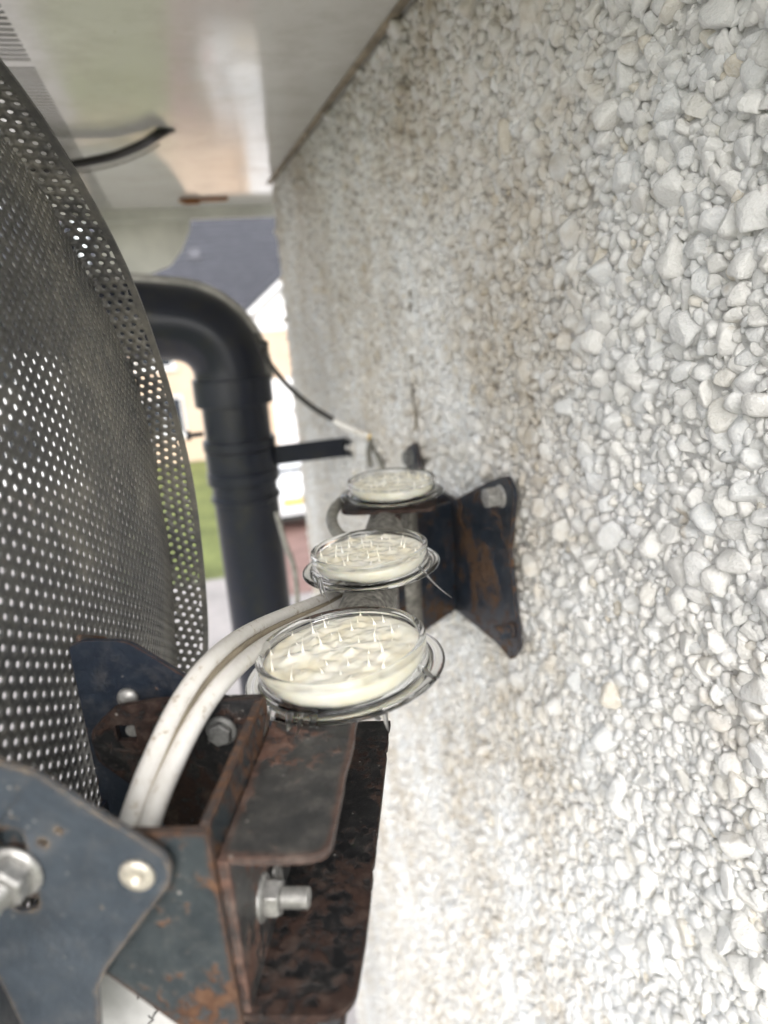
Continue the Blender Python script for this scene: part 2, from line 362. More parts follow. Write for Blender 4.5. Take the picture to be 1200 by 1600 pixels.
# ---- ground, lawn, drive, pavement
def sheet(name, x0, x1, y0, y1, z, mat, th=0.0):
    o = mk(name, ([Vector((x0, y0, z)), Vector((x1, y0, z)), Vector((x1, y1, z)), Vector((x0, y1, z))], [(0, 1, 2, 3)]), mat)
    return setp(o, kind='structure')
M['earth'] = m_simple('far_ground', (0.16, 0.17, 0.09), 0.9, 0, 0.6, 0.25)
M['lawn'] = m_simple('lawn_green', (0.19, 0.22, 0.075), 0.9, 0, 1.5, 0.35, 0.6, 0.05)
M['drive'] = m_simple('red_block_paving', (0.30, 0.19, 0.165), 0.85, 0, 3.0, 0.2)
M['paving'] = m_simple('pinkish_paving', (0.42, 0.39, 0.375), 0.85, 0, 2.0, 0.15)
M['asphalt'] = m_simple('asphalt', (0.055, 0.055, 0.057), 0.9, 0, 3.0, 0.2)
sheet('ground', -600, 600, -600, 900, -0.012, M['earth'])
sheet('paving', -16, 9, -3, 25.0, -0.004, M['paving'])
sheet('lawn', -1.9, 0.45, 12.7, 24.2, 0.0, M['lawn'])
sheet('driveway', 0.45, 6.5, 11.3, 24.2, 0.004, M['drive'])

# ---- our wall
wallE = empty('pebbledash_wall', (0, 0.6, 0), 'rough white painted pebbledash house wall receding on the right', 'wall')
# ---- pebbles
rng = np.random.default_rng(11)
def ico(sub):
    bm = bmesh.new(); bmesh.ops.create_icosphere(bm, subdivisions=sub, radius=1.0)
    v = np.array([x.co[:] for x in bm.verts]); f = np.array([[q.index for q in x.verts] for x in bm.faces]); bm.free(); return v, f
ICO = {1: ico(1), 2: ico(2), 3: ico(3)}
ADJ = {}
for q in (2, 3):
    m_ = np.zeros((len(ICO[q][0]),)*2)
    for a, b, c in ICO[q][1]: m_[a, b] = m_[b, a] = m_[b, c] = m_[c, b] = m_[a, c] = m_[c, a] = 1
    ADJ[q] = m_/m_.sum(1)[:, None]
def chip(sub, seed):
    r = np.random.default_rng(seed); v, f = ICO[sub]; v = v.copy()
    for k in range(r.integers(10, 16)):
        n = r.normal(size=3); n /= np.linalg.norm(n); d = r.uniform(0.46, 0.80)
        over = np.maximum(v@n-d, 0); v -= over[:, None]*n*0.96
    if sub >= 2:
        ph = r.uniform(0, 6, 3); v *= 1+0.022*np.sin(v*9+ph).sum(1)[:, None]
    if sub >= 2:      # worn edges
        for q in range(2 if sub == 3 else 1): v = 0.82*v + 0.18*(ADJ[sub]@v)
    v *= np.array([r.uniform(0.62, 0.85), r.uniform(0.8, 1.0), r.uniform(0.85, 1.28)])
    v /= np.abs(v).max(); return v, f
CH = {s: [chip(s, 100*s+k) for k in range(24)] for s in (1, 2, 3)}
# candidate places on the wall that the camera sees (with a wide margin)
def proj_np(P):
    v = P-np.array(CAM); d = v@np.array(FWD); return 600+FPX*(v@np.array(RGT))/d, 800-FPX*(v@np.array(UPV))/d, d
cell = 0.012; gridh = {}; pl = []
def fits(y, z, r, k):
    i, j = int(y/cell), int(z/cell); R_ = 2 if r > 0.005 else 1
    for a in range(i-R_, i+R_+1):
        for b in range(j-R_, j+R_+1):
            for (y2, z2, r2) in gridh.get((a, b), ()):
                if (y-y2)**2+(z-z2)**2 < (k*(r+r2))**2: return False
    return True
def cand(n):
    out = []
    while len(out) < n:
        # sample uniformly over the wall, keep what lies in the widened frame
        y = rng.uniform(0.13, YW-0.004, 200000); z = rng.uniform(2.0, 4.972, 200000)
        x_, y_, d = proj_np(np.c_[np.zeros_like(y), y, z]); ok = (d > 0) & (x_ > 350) & (x_ < 1330) & (y_ > -110) & (y_ < 1710)
        out += list(zip(y[ok].tolist(), z[ok].tolist()))
    return out[:n]
for r0, r1, n, k in ((0.0074, 0.0094, 1300, 0.74), (0.0054, 0.0074, 8000, 0.68), (0.0041, 0.0054, 42000, 0.62), (0.0032, 0.0041, 100000, 0.58), (0.0025, 0.0032, 90000, 0.56)):
    for y, z in cand(n):
        if r0 < 0.003 and y > 0.72: continue
        r = rng.uniform(r0, r1)
        if abs(y - (0.905 + 0.010*math.sin(z*31) + 0.006*math.sin(z*83))) < 0.005+r*0.6 and 4.50 < z < 4.74: continue   # the crack stays open
        if fits(y, z, r, k):
            gridh.setdefault((int(y/cell), int(z/cell)), []).append((y, z, r)); pl.append((y, z, r))
pl = np.array(pl)
px, py, pd = proj_np(np.c_[np.zeros(len(pl)), pl[:, 0], pl[:, 1]])
size = pl[:, 2]/pd*FPX
inside = (px > 5) & (px < 1195) & (py > 5) & (py < 1595)
# hidden behind the bracket / dish side
order = np.argsort(-np.where(inside, size, 0)); near = set(order[:300].tolist())
cxs = np.array([-r*rng.uniform(-0.15, 0.42 if y < 0.7 else 0.75)-0.0004 for y, z, r in pl])
def rotm(r):
    q = r.normal(size=4); q[1:] *= np.array([0.9, 0.35, 0.35]); q /= np.linalg.norm(q); w_, x, y, z = q
    return np.array([[1-2*(y*y+z*z), 2*(x*y-w_*z), 2*(x*z+w_*y)], [2*(x*y+w_*z), 1-2*(x*x+z*z), 2*(y*z-w_*x)], [2*(x*z-w_*y), 2*(y*z+w_*x), 1-2*(x*x+y*y)]])
chipmesh = []
for k in range(24):
    v, f = CH[3][k]
    me = bpy.data.meshes.new('pebble'); me.from_pydata(v.tolist(), [], f.tolist()); me.polygons.foreach_set('use_smooth', [True]*len(me.polygons)); me.materials.append(M['pebble']); chipmesh.append(me)
massV, massF, off = [], [], 0
for i, (y, z, r) in enumerate(pl):
    R_ = rotm(rng); c = np.array([cxs[i], y, z]); sc = r*rng.uniform(1.28, 1.58)
    if i in near:
        o = bpy.data.objects.new('pebble', chipmesh[int(rng.integers(24))]); COL.objects.link(o)
        m4 = Matrix([[*(R_[q]*sc), c[q]] for q in range(3)] + [[0, 0, 0, 1]]); o.parent = wallE
        o.matrix_parent_inverse = Matrix.Translation(-wallE.location); o.matrix_basis = m4
    else:
        s = 3 if size[i] > 15 else (2 if size[i] > 6.5 else 1)
        v, f = CH[s][int(rng.integers(24))]
        massV.append((v@R_.T)*sc + c); massF.append(f+off); off += len(v)
mv = np.concatenate(massV).astype(np.float32); mf = np.concatenate(massF).astype(np.int32)
me = bpy.data.meshes.new('pebble_mass'); me.vertices.add(len(mv)); me.vertices.foreach_set('co', mv.ravel())
me.loops.add(mf.size); me.loops.foreach_set('vertex_index', mf.ravel()); me.polygons.add(len(mf))
me.polygons.foreach_set('loop_start', np.arange(0, mf.size, 3, dtype=np.int32)); me.polygons.foreach_set('use_smooth', np.ones(len(mf), bool))
me.update(calc_edges=True); me.materials.append(M['pebble'])
o = bpy.data.objects.new('pebble_mass', me); COL.objects.link(o); adopt(o, wallE); o['kind'] = 'stuff'
def grid_wall():
    ys = np.array([-0.08, 0.0] + list(np.arange(0.1, 0.56, 0.0017)) + list(np.arange(0.56, 0.95, 0.0036)) + list(np.arange(0.95, YW, 0.012)) + [YW])  # near end of the wall also stops short, letting in sky light
    zs = np.array([0.0, 1.0, 1.8] + list(np.arange(2.2, 3.6, 0.03)) + list(np.arange(3.6, 4.16, 0.006)) + list(np.arange(4.16, 4.975, 0.0021)) + [5.05])
    H = np.zeros((len(zs), len(ys)))
    for a, z in enumerate(zs):
        if z < 2.2: continue
        for b, y in enumerate(ys):
            if y > 0.08: H[a, b] = noise.noise(Vector((3.1, y*60, z*60)))*0.0016 + noise.noise(Vector((9.1, y*170, z*170)))*0.0013
    for (y, z, r), cx_ in zip(pl, cxs):        # the paint and mortar climb round every stone
        if y > 1.0: continue
        w_ = r*1.45; a0, a1 = np.searchsorted(zs, (z-w_, z+w_)); b0, b1 = np.searchsorted(ys, (y-w_, y+w_))
        if a1 <= a0 or b1 <= b0: continue
        d2 = ((zs[a0:a1, None]-z)**2 + (ys[None, b0:b1]-y)**2)/(r*1.02)**2
        H[a0:a1, b0:b1] = np.maximum(H[a0:a1, b0:b1], (-cx_+0.10*r)*np.exp(-d2**2) + 0.35*H[a0:a1, b0:b1])
    for a, z in enumerate(zs):
        if z > 4.1:
            for b, y in enumerate(ys):
                if 0.1 < y < 0.6: H[a, b] += noise.noise(Vector((5.1, y*480, z*480)))*0.0014
    V = [(-H[a, b], ys[b], zs[a]) for a in range(len(zs)) for b in range(len(ys))]
    ny = len(ys)
    Fc = [(q*ny+k, q*ny+k+1, (q+1)*ny+k+1, (q+1)*ny+k) for q in range(len(zs)-1) for k in range(ny-1)]
    n0 = len(V)
    V += [(0.0, YW, 0), (3.5, YW, 0), (3.5, YW, 5.05), (0.0, YW, 5.05), (0.0, -0.08, 0), (3.5, -0.08, 0), (3.5, -0.08, 5.05), (0.0, -0.08, 5.05)]
    Fc += [(n0, n0+1, n0+2, n0+3), (n0+5, n0+4, n0+7, n0+6)]
    return V, Fc
mk('render_coat', grid_wall(), M['render'], wallE, smooth=True, autosmooth=60)
# crack down the render: its groove shade painted on a flat dark ribbon
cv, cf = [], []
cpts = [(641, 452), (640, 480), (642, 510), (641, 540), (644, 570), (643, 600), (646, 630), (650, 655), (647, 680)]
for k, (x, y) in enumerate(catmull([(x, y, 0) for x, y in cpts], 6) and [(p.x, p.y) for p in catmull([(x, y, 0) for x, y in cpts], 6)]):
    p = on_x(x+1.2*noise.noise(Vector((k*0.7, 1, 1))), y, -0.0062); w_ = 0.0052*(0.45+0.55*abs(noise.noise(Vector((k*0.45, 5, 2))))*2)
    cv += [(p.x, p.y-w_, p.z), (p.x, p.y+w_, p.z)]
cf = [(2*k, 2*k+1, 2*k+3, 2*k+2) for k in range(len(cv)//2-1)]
mk('crack', (cv, cf), M['grime_shade'], wallE)
print('PEBBLES', len(pl), 'tris', len(mf))

# ---- soffit, fascia, verge
sofE = empty('soffit', (-0.2, 1.0, ZS), 'glossy white plastic soffit overhead with a slotted vent strip', 'soffit')
X1, X2, X3 = -0.378, -0.432, -0.475
YS0, YS1 = -0.14, 2.14  # near ends of eaves and roof cut short so sky lights the foreground
mk('board', box(X1, 0.06, YS0, YS1, ZS, ZS+0.012), M['pvc'], sofE)
mk('board', box(X3, X2, YS0, YS1, ZS+0.0005, ZS+0.012), M['pvc'], sofE)
y = 0.55
bars = []
while y < YS1-0.03:
    wdt = 0.0078
    if 0.953 <= y < 0.975: wdt = 0.024
    bars.append((y, y+wdt)); y += wdt+0.0068
bars.append((YS0, 0.55-0.0062)); bars.append((y, YS1))
for b0, b1 in bars:
    mk('vent_bar', box(X2+0.0004, X1-0.0004, b0, b1, ZS+0.001, ZS+0.0016), M['pvc'], sofE)
mk('roof_void', box(X3, X1+0.02, YS0, YS1, ZS+0.0125, ZS+0.03), M['black'], sofE)  # solid black box, the unlit void's shade put into its colour
mk('wall_trim', box(-0.016, -0.006, 0.0, YW+0.004, ZS-0.003, ZS-0.0005), M['grime_shade'], sofE, bevel=0.001)
mk('fascia_board', box(X3-0.02, X3-0.001, YS0, YS1+0.03, ZS-0.022, ZS+0.2), M['pvc_dull'], sofE, bevel=0.002)
mk('verge_board', join(box(-0.475, 0.25, YS1+0.001, YS1+0.022, ZS-0.030, ZS+0.25)), M['pvc_dull'], sofE, bevel=0.002)
# shaped box end hanging below the verge
c = [on_y(x, y, YS1+0.03) for x, y in ((150, 318), (300, 330), (296, 362), (284, 392), (266, 416), (236, 428), (190, 432), (150, 432))]
mk('box_end', plate([(p.x, p.z) for p in c], 0.02, lambda u, v, t: Vector((u, YS1+0.024+t, v))), M['pvc_dull'], sofE, bevel=0.003)
c = on_z(318, 313, ZS-0.004)
M['rust'] = m_simple('rust_orange', (0.24, 0.10, 0.03), 0.85, 0, 60, 0.5, 0.6, 0.002)
mk('rusty_clip', join(obox(Vector((c.x, c.y, ZS-0.003)), Vector((1, 0, 0)), Vector((0, 1, 0)), Z, 0.06, 0.018, 0.0025), obox(Vector((c.x-0.03, c.y, ZS-0.008)), Vector((1, 0, 0)), Vector((0, 1, 0)), Z, 0.02, 0.012, 0.004)), M['rust'], sofE, bevel=0.001)
# roof slope above, out of sight, so that the eaves shade as a real roof
M['slate'] = m_simple('grey_roof_tile', (0.13, 0.13, 0.145), 0.7, 0, 2, 0.15)
ro = mk('roof', ([Vector((-0.53, -0.16, ZS+0.16)), Vector((-0.53, YS1+0.05, ZS+0.16)), Vector((4, YS1+0.05, ZS+3)), Vector((4, -0.16, ZS+3))], [(0, 1, 2, 3)]), M['slate'])
setp(ro, kind='structure')

# ================================================================== THE HOUSE OPPOSITE, CAR
M['peach'] = m_simple('peach_render', (0.62, 0.48, 0.36), 0.9, 0, 2, 0.08)
M['white'] = m_simple('white_paint', (0.8, 0.8, 0.8), 0.4, 0, 2, 0.03)
M['glass'] = m_simple('dark_window_glass', (0.03, 0.035, 0.045), 0.06, 0, 1, 0.2)
M['tile'] = m_simple('blue_grey_tile', (0.072, 0.074, 0.088), 0.75, 0, 3, 0.18)
HY = 24.3
M['pale_bead'] = m_simple('pale_elbow_coat', (0.34, 0.33, 0.30), 0.8, 0, 40, 0.35, 0.5, 0.002)
def window(par, x0, x1, z0, z1, y):
    f = mk('window', join(box(x0, x1, y-0.06, y+0.02, z0, z0+0.07), box(x0, x1, y-0.06, y+0.02, z1-0.07, z1), box(x0, x0+0.07, y-0.06, y+0.02, z0+0.07, z1-0.07), box(x1-0.07, x1, y-0.06, y+0.02, z0+0.07, z1-0.07), box((x0+x1)/2-0.04, (x0+x1)/2+0.04, y-0.055, y+0.02, z0+0.07, z1-0.07)), M['white'], par)
    mk('pane', box(x0+0.07, (x0+x1)/2-0.04, y-0.03, y+0.015, z0+0.07, z1-0.07), M['glass'], f)
    mk('pane', box((x0+x1)/2+0.04, x1-0.07, y-0.03, y+0.015, z0+0.07, z1-0.07), M['glass'], f)
    mk('sill', box(x0-0.08, x1+0.08, y-0.14, y-0.061, z0-0.07, z0+0.001), M['white'], f)
def roof_courses(x0, x1, y0, z0, y1, z1, n):
    g = []
    for k in range(n):
        a0, a1 = k/n, (k+1.25)/n
        p = [(y0+(y1-y0)*a0, z0+(z1-z0)*a0+0.10), (y0+(y1-y0)*a1, z0+(z1-z0)*a1+0.012)]
        V = [Vector((x, yy, zz)) for x in (x0, x1) for (yy, zz) in ((p[0][0], p[0][1]-0.095), p[0], p[1], (p[1][0], p[1][1]-0.03))]
        g.append((V, [(0, 1, 2, 3), (7, 6, 5, 4), (0, 4, 5, 1), (1, 5, 6, 2), (2, 6, 7, 3), (3, 7, 4, 0)]))
    return join(*g)
hE = empty('peach_house', (2, HY, 0), 'peach rendered house with dark grey tiled roof across the driveway', 'house')
mk('wall', box(-2.2, 11, HY, HY+7, 0, 4.75), M['peach'], hE)
rf = mk('roof', roof_courses(-2.6, 11.4, HY-0.45, 4.85, HY+3.6, 8.2, 17), M['tile'], hE)
mk('roof', roof_courses(-2.6, 11.4, HY+7.45, 4.85, HY+3.6, 8.2, 17), M['tile'], hE)
mk('roof_light', obox(Vector((0.75, HY+1.55, 6.62)), Vector((1, 0, 0)), Vector((0, 0.77, 0.64)), Vector((0, -0.64, 0.77)), 0.2, 0.25, 0.05), M['slate'], rf)
mk('fascia', box(-2.6, 11.4, HY-0.40, HY-0.36, 4.58, 4.85), M['white'], hE)
mk('soffit', box(-2.6, 11.4, HY-0.36, HY-0.001, 4.60, 4.64), M['white'], hE)
mk('gutter', lathe([(0.06, 0), (0.06, 14.0)], 12, Vector((-2.6, HY-0.47, 4.76)), Vector((1, 0, 0))), M['white'], hE)
for x0, x1, z0, z1 in ((-1.7, -0.3, 0.9, 2.2), (-1.6, -0.4, 3.1, 4.3), (8.6, 10.2, 3.0, 4.3), (8.2, 10.4, 0.9, 2.2)):
    window(hE, x0, x1, z0, z1, HY)
# projecting gable bay on the right
BY = HY-1.3
mk('bay_wall', box(2.35, 7.0, BY, HY-0.002, 0, 4.05), M['peach'], hE)
gp = [(2.15, 4.051), (7.2, 4.051), (7.2, 4.75), (4.7, 6.7), (2.15, 4.75)]
mk('gable', plate(gp, 1.8, lambda u, v, t: Vector((u, BY-0.06+t, v))), M['white'], hE)
mk('gable_roof', join(plate([(1.75, 4.52), (4.7, 6.86), (4.7, 7.02), (1.75, 4.68)], 3.2, lambda u, v, t: Vector((u, BY-0.3+t, v))), plate([(4.7, 6.861), (7.6, 4.52), (7.6, 4.68), (4.7, 7.021)], 3.2, lambda u, v, t: Vector((u, BY-0.3+t, v)))), M['tile'], hE)
mk('barge_board', join(plate([(1.8, 4.38), (4.7, 6.68), (4.7, 6.85), (1.8, 4.54)], 0.04, lambda u, v, t: Vector((u, BY-0.36+t, v))), plate([(4.701, 6.68), (7.6, 4.38), (7.6, 4.54), (4.701, 6.85)], 0.04, lambda u, v, t: Vector((u, BY-0.36+t, v)))), M['white'], hE)
window(hE, 3.9, 6.0, 4.15, 5.1, BY-0.08)
dr = mk('garage_door', box(2.5, 6.6, BY-0.05, BY-0.001, 0.05, 2.55), M['white'], hE)
for z0 in (0.15, 0.95, 1.75): mk('door_panel', box(2.65, 6.45, BY-0.075, BY-0.051, z0, z0+0.68), M['white'], dr)
mk('door_handle', box(4.5, 4.62, BY-0.10, BY-0.0751, 1.0, 1.04), M['zinc'], dr)

nE = empty('white_house', (-8.5, HY-2, 0), 'white rendered house beyond the dish, left of the lawn', 'house')
mk('wall', box(-14, -3.4, HY-2, HY+6, 0, 4.75), M['white'], nE)
mk('roof', roof_courses(-14.4, -3.0, HY-2.45, 4.85, HY+2, 8.2, 17), M['tile'], nE)
mk('roof', roof_courses(-14.4, -3.0, HY+6.45, 4.85, HY+2, 8.2, 17), M['tile'], nE)
for x0, x1, z0, z1 in ((-6.2, -4.4, 0.9, 2.2), (-6.0, -4.6, 3.1, 4.3), (-12, -10, 0.9, 2.2), (-12, -10, 3.1, 4.3)): window(nE, x0, x1, z0, z1, HY-2)
def car():
    e = empty('parked_car', (1.72, 16.6, 0.0), 'white hatchback parked tail-on on the red driveway', 'car')
    cx, y0 = 1.72, 14.7
    # stations from the tail (y0) to the nose: y, z list with half widths
    st = [(0.00, [(0.30, 0.70), (0.50, 0.80), (0.72, 0.80), (0.86, 0.78), (0.92, 0.70), (0.94, 0.30)]),
          (0.10, [(0.24, 0.76), (0.50, 0.87), (0.78, 0.87), (0.96, 0.83), (1.06, 0.74), (1.08, 0.30)]),
          (0.38, [(0.20, 0.78), (0.50, 0.88), (0.80, 0.88), (0.98, 0.84), (1.40, 0.60), (1.45, 0.30)]),
          (0.75, [(0.18, 0.78), (0.50, 0.885), (0.82, 0.885), (0.98, 0.85), (1.47, 0.61), (1.52, 0.30)]),
          (1.90, [(0.18, 0.78), (0.50, 0.885), (0.80, 0.885), (0.96, 0.85), (1.46, 0.62), (1.51, 0.30)]),
          (2.55, [(0.18, 0.78), (0.50, 0.885), (0.78, 0.88), (0.93, 0.84), (1.30, 0.64), (1.36, 0.30)]),
          (3.05, [(0.18, 0.78), (0.50, 0.87), (0.74, 0.86), (0.88, 0.80), (0.95, 0.66), (0.98, 0.30)]),
          (3.75, [(0.20, 0.74), (0.46, 0.82), (0.66, 0.80), (0.76, 0.74), (0.80, 0.60), (0.82, 0.30)]),
          (3.95, [(0.28, 0.62), (0.44, 0.70), (0.58, 0.70), (0.64, 0.62), (0.67, 0.50), (0.68, 0.25)])]
    V, Fc = [], []
    n = 12
    for yy, s in st:
        ring = [(-w_, z) for z, w_ in s] + [(w_, z) for z, w_ in reversed(s)]
        V += [Vector((cx+x, y0+yy, z)) for x, z in ring]
    for i in range(len(st)-1):
        for k in range(n): l_ = (k+1) % n; Fc.append((i*n+k, i*n+l_, (i+1)*n+l_, (i+1)*n+k))
    Fc.append(tuple(range(n))); Fc.append(tuple((len(st)-1)*n+k for k in range(n))[::-1])
    mt, nn, ll, bb = nmat('white_car_paint'); bb.inputs['Base Color'].default_value = (0.8, 0.81, 0.82, 1); bb.inputs['Roughness'].default_value = 0.25; bb.inputs['Coat Weight'].default_value = 0.6
    mk('body', (V, Fc), mt, e, smooth=True, sub=1)
    mk('rear_window', ([Vector((cx-0.62, y0+0.10, 1.07)), Vector((cx+0.62, y0+0.10, 1.07)), Vector((cx+0.52, y0+0.345, 1.37)), Vector((cx-0.52, y0+0.345, 1.37)),
                        Vector((cx-0.62, y0+0.16, 1.07)), Vector((cx+0.62, y0+0.16, 1.07)), Vector((cx+0.52, y0+0.40, 1.37)), Vector((cx-0.52, y0+0.40, 1.37))],
                       [(0, 1, 2, 3), (7, 6, 5, 4), (0, 4, 5, 1), (1, 5, 6, 2), (2, 6, 7, 3), (3, 7, 4, 0)]), M['glass'], e)
    M['plate_y'] = m_simple('yellow_number_plate', (0.65, 0.45, 0.06), 0.4, 0, 4, 0.05); M['tail'] = m_simple('red_lamp', (0.35, 0.02, 0.02), 0.2, 0, 4, 0.1)
    mk('number_plate', box(cx-0.26, cx+0.26, y0-0.03, y0+0.02, 0.66, 0.77), M['plate_y'], e)
    mk('bumper', box(cx-0.74, cx+0.74, y0-0.05, y0+0.12, 0.26, 0.42), M['cable_black'], e, bevel=0.04)
    for s in (-1, 1):
        mk('tail_lamp', box(cx+s*0.74-0.09, cx+s*0.74+0.09, y0-0.012, y0+0.1, 0.76, 0.98), M['tail'], e, bevel=0.02)
        mk('side_window', ([Vector((cx+s*0.845, y0+0.7, 0.99)), Vector((cx+s*0.845, y0+2.6, 0.97)), Vector((cx+s*0.69, y0+2.3, 1.36)), Vector((cx+s*0.655, y0+0.85, 1.40)), Vector((cx+s*0.80, y0+0.7, 0.99)), Vector((cx+s*0.80, y0+2.6, 0.97)), Vector((cx+s*0.64, y0+2.3, 1.36)), Vector((cx+s*0.60, y0+0.85, 1.40))], [(0, 1, 2, 3), (7, 6, 5, 4), (0, 4, 5, 1), (1, 5, 6, 2), (2, 6, 7, 3), (3, 7, 4, 0)]), M['glass'], e)
        for yy in (0.75, 3.2):
            wl = mk('wheel', lathe([(0.2, -0.10), (0.30, -0.10), (0.315, -0.06), (0.315, 0.06), (0.30, 0.10), (0.2, 0.10)], 28, Vector((cx+s*0.79, y0+yy, 0.319)), Vector((1, 0, 0))), M['cable_black'], e, smooth=True, autosmooth=40)
            mk('rim', lathe([(0.19, -0.112), (0.19, 0.112)], 20, Vector((cx+s*0.79, y0+yy, 0.319)), Vector((1, 0, 0))), M['zinc'], wl)
car()

# ================================================================== DOWNPIPE
PX, PY = -0.191, 1.19
pe = empty('downpipe', (PX, PY, 0), 'thick black plastic downpipe with swept elbow near the wall corner', 'pipe')
R_P = 0.054
pts = [Vector((PX, PY, 0.2)), Vector((PX, PY, 3.0)), Vector((PX, PY, 4.50))]
mk('pipe', tube([Vector((PX, PY, 0.15)), Vector((PX, PY, 4.60))], R_P, 40), M['pipe'], pe, smooth=True, autosmooth=50)
arc = [Vector((PX, PY, 4.575)), Vector((PX, PY, 4.59))]
for k in range(0, 13):
    t = math.radians(82*k/12); arc.append(Vector((PX-0.085*(1-math.cos(t)), PY, 4.605+0.085*math.sin(t))))
d = Vector((-math.sin(math.radians(82)), 0, math.cos(math.radians(82))))
arc += [arc[-1]+d*0.03, arc[-1]+d*0.22]
e1 = arc[-1]
for k in range(1, 9):
    t = math.radians(82*(1-k/8)); arc.append(arc[-1]+Vector((-math.sin(t), 0, math.cos(t)))*0.02)
arc.append(arc[-1]+Vector((0, 0, 0.06)))
mk('elbow', tube(arc, R_P+0.004, 40), M['pipe'], pe, smooth=True, autosmooth=50)
# raised pale ridge along the outside of the elbow
bead = []
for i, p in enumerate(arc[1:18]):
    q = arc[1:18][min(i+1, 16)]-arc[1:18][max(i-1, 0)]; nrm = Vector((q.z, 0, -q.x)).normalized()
    bead.append(p + nrm*(R_P+0.004))
mk('elbow_bead', tube(bead, 0.0105, 12), M['pale_bead'], pe, smooth=True)
for z0, z1, r in ((4.555, 4.60, 0.0095), (4.425, 4.447, 0.006), (4.482, 4.50, 0.006), (4.395, 4.405, 0.004)):
    mk('collar', lathe([(R_P, z0), (R_P+r-0.002, z0), (R_P+r, z0+0.002), (R_P+r, z1-0.002), (R_P+r-0.002, z1), (R_P, z1)], 40, Vector((PX, PY, 0)), Z), M['pipe'], pe, smooth=True, autosmooth=40)
mk('clip_band', lathe([(R_P+0.0005, 4.448), (R_P+0.004, 4.448), (R_P+0.004, 4.481), (R_P+0.0005, 4.481)], 40, Vector((PX, PY, 0)), Z), M['pipe'], pe, smooth=True, autosmooth=40)
mk('clip_arm', join(box(PX+R_P+0.002, -0.012, PY-0.012, PY-0.008, 4.448, 4.481), box(-0.014, -0.009, PY-0.03, PY-0.0121, 4.450, 4.479)), M['pipe'], pe, bevel=0.001)
mk('clip_screw', lathe([(0.004, 0), (0.004, 0.02), (0.008, 0.0201), (0.008, 0.027)], 12, Vector((PX-R_P-0.002, PY-0.02, 4.515)), Vector((-1, 0, 0))), M['pipe'], pe)
# black half round gutter outside the fascia, fed by the elbow
gv, gf = [], []
gy = [YS0, YS1+0.02]
for yy in gy:
    for rr in (0.056, 0.053):
        for k in range(13):
            t = math.pi*k/12; gv.append(Vector((-0.555+rr*math.cos(t), yy, ZS+0.02-rr*math.sin(t))))
for q in range(2):
    for k in range(12):
        a = q*13+k; gf.append((a, a+1, a+1+26, a+26))
for s in (0, 26):
    for k in range(12): gf.append((s+k, s+k+1, s+13+k+1, s+13+k))
setp(mk('gutter', (gv, gf), M['pipe'], None, smooth=True, autosmooth=40), 'black half round gutter along the eaves above the dish', 'gutter')

# thin cable from the pipe to the wall, with its tie
tc = empty('thin_cable', on_x(585, 685), 'thin dark cable sagging from pipe elbow to the wall', 'cable')
Yc = PY-0.066
ctrl = [on_y(398, 520, Yc), on_y(412, 552, Yc), on_y(440, 592, Yc-0.01), on_y(480, 630, Yc-0.03), on_y(522, 657, Yc-0.05), on_y(583, 683, 1.04)]
mk('sheath', tube(catmull(ctrl[:5], 8), 0.0042, 10), M['cable_black'], tc, smooth=True)
mk('pale_sleeve', tube(catmull([ctrl[4], (ctrl[4]+ctrl[5])/2+Vector((0, 0, -0.002)), ctrl[5]], 6), 0.0055, 10), M['cable'], tc, smooth=True)
M['yellow'] = m_simple('yellow_tape', (0.62, 0.40, 0.06), 0.6, 0, 60, 0.1)
u_, v_, n_ = frame_from(ctrl[5]-ctrl[4])
mk('yellow_tape', tube([ctrl[5]-n_*0.006, ctrl[5]+n_*0.003], 0.0068, 12), M['yellow'], tc, smooth=True, autosmooth=40)
mk('cable_knot', tube([on_y(405, 534, Yc)+Vector((0, -0.006, -0.006)), on_y(418, 545, Yc)+Vector((0, -0.006, 0.004))], 0.009, 10), M['cable_black'], tc, smooth=True)
for tgt in ((578, 728, 0.98), (628, 722, 0.94), (602, 736, 0.96)):
    mk('tail_wire', tube(catmull([ctrl[5], (ctrl[5]+on_y(*tgt))/2+Vector((-0.004, 0, 0.002)), on_y(*tgt)], 6), 0.0045, 8), M['cable_dirty'], tc, smooth=True)
pc = mk('drop_cable', tube(catmull([on_y(432, 800, 1.02), on_y(446, 850, 1.0), on_y(460, 890, 1.0), on_y(466, 960, 1.0), on_y(470, 1060, 1.0), on_y(480, 1300, 1.0)], 8), 0.004, 8), M['cable_dirty'], None, smooth=True)
setp(pc, 'thin grey cable hanging down beside the black pipe', 'cable')
# black cable leaving the soffit
sc_ = empty('soffit_cable', on_z(258, 205, ZS), 'black cable looping from a soffit hole towards the dish', 'cable')
p0 = on_z(262, 203, ZS)
cp = [on_z(262, 203, ZS+0.004), on_z(247, 210, ZS-0.009), on_z(222, 226, ZS-0.013), on_z(180, 243, ZS-0.017), on_z(130, 254, ZS-0.022), on_z(85, 262, ZS-0.026), on_z(40, 272, ZS-0.03)]
mk('sheath', tube(catmull(cp, 8), 0.0075, 12), M['cable_black'], sc_, smooth=True)
mk('grommet', lathe([(0.004, 0.0), (0.011, 0.0), (0.011, 0.003), (0.004, 0.003)], 18, Vector((p0.x, p0.y, ZS-0.003)), Z, closed=True), M['cable_black'], sc_, smooth=True, autosmooth=40)
cp2 = [p+Vector((0.0, 0.004, -0.013)) for p in cp[1:]]
mk('thin_strand', tube(catmull(cp2, 8), 0.0018, 8), M['cable_dirty'], sc_, smooth=True)

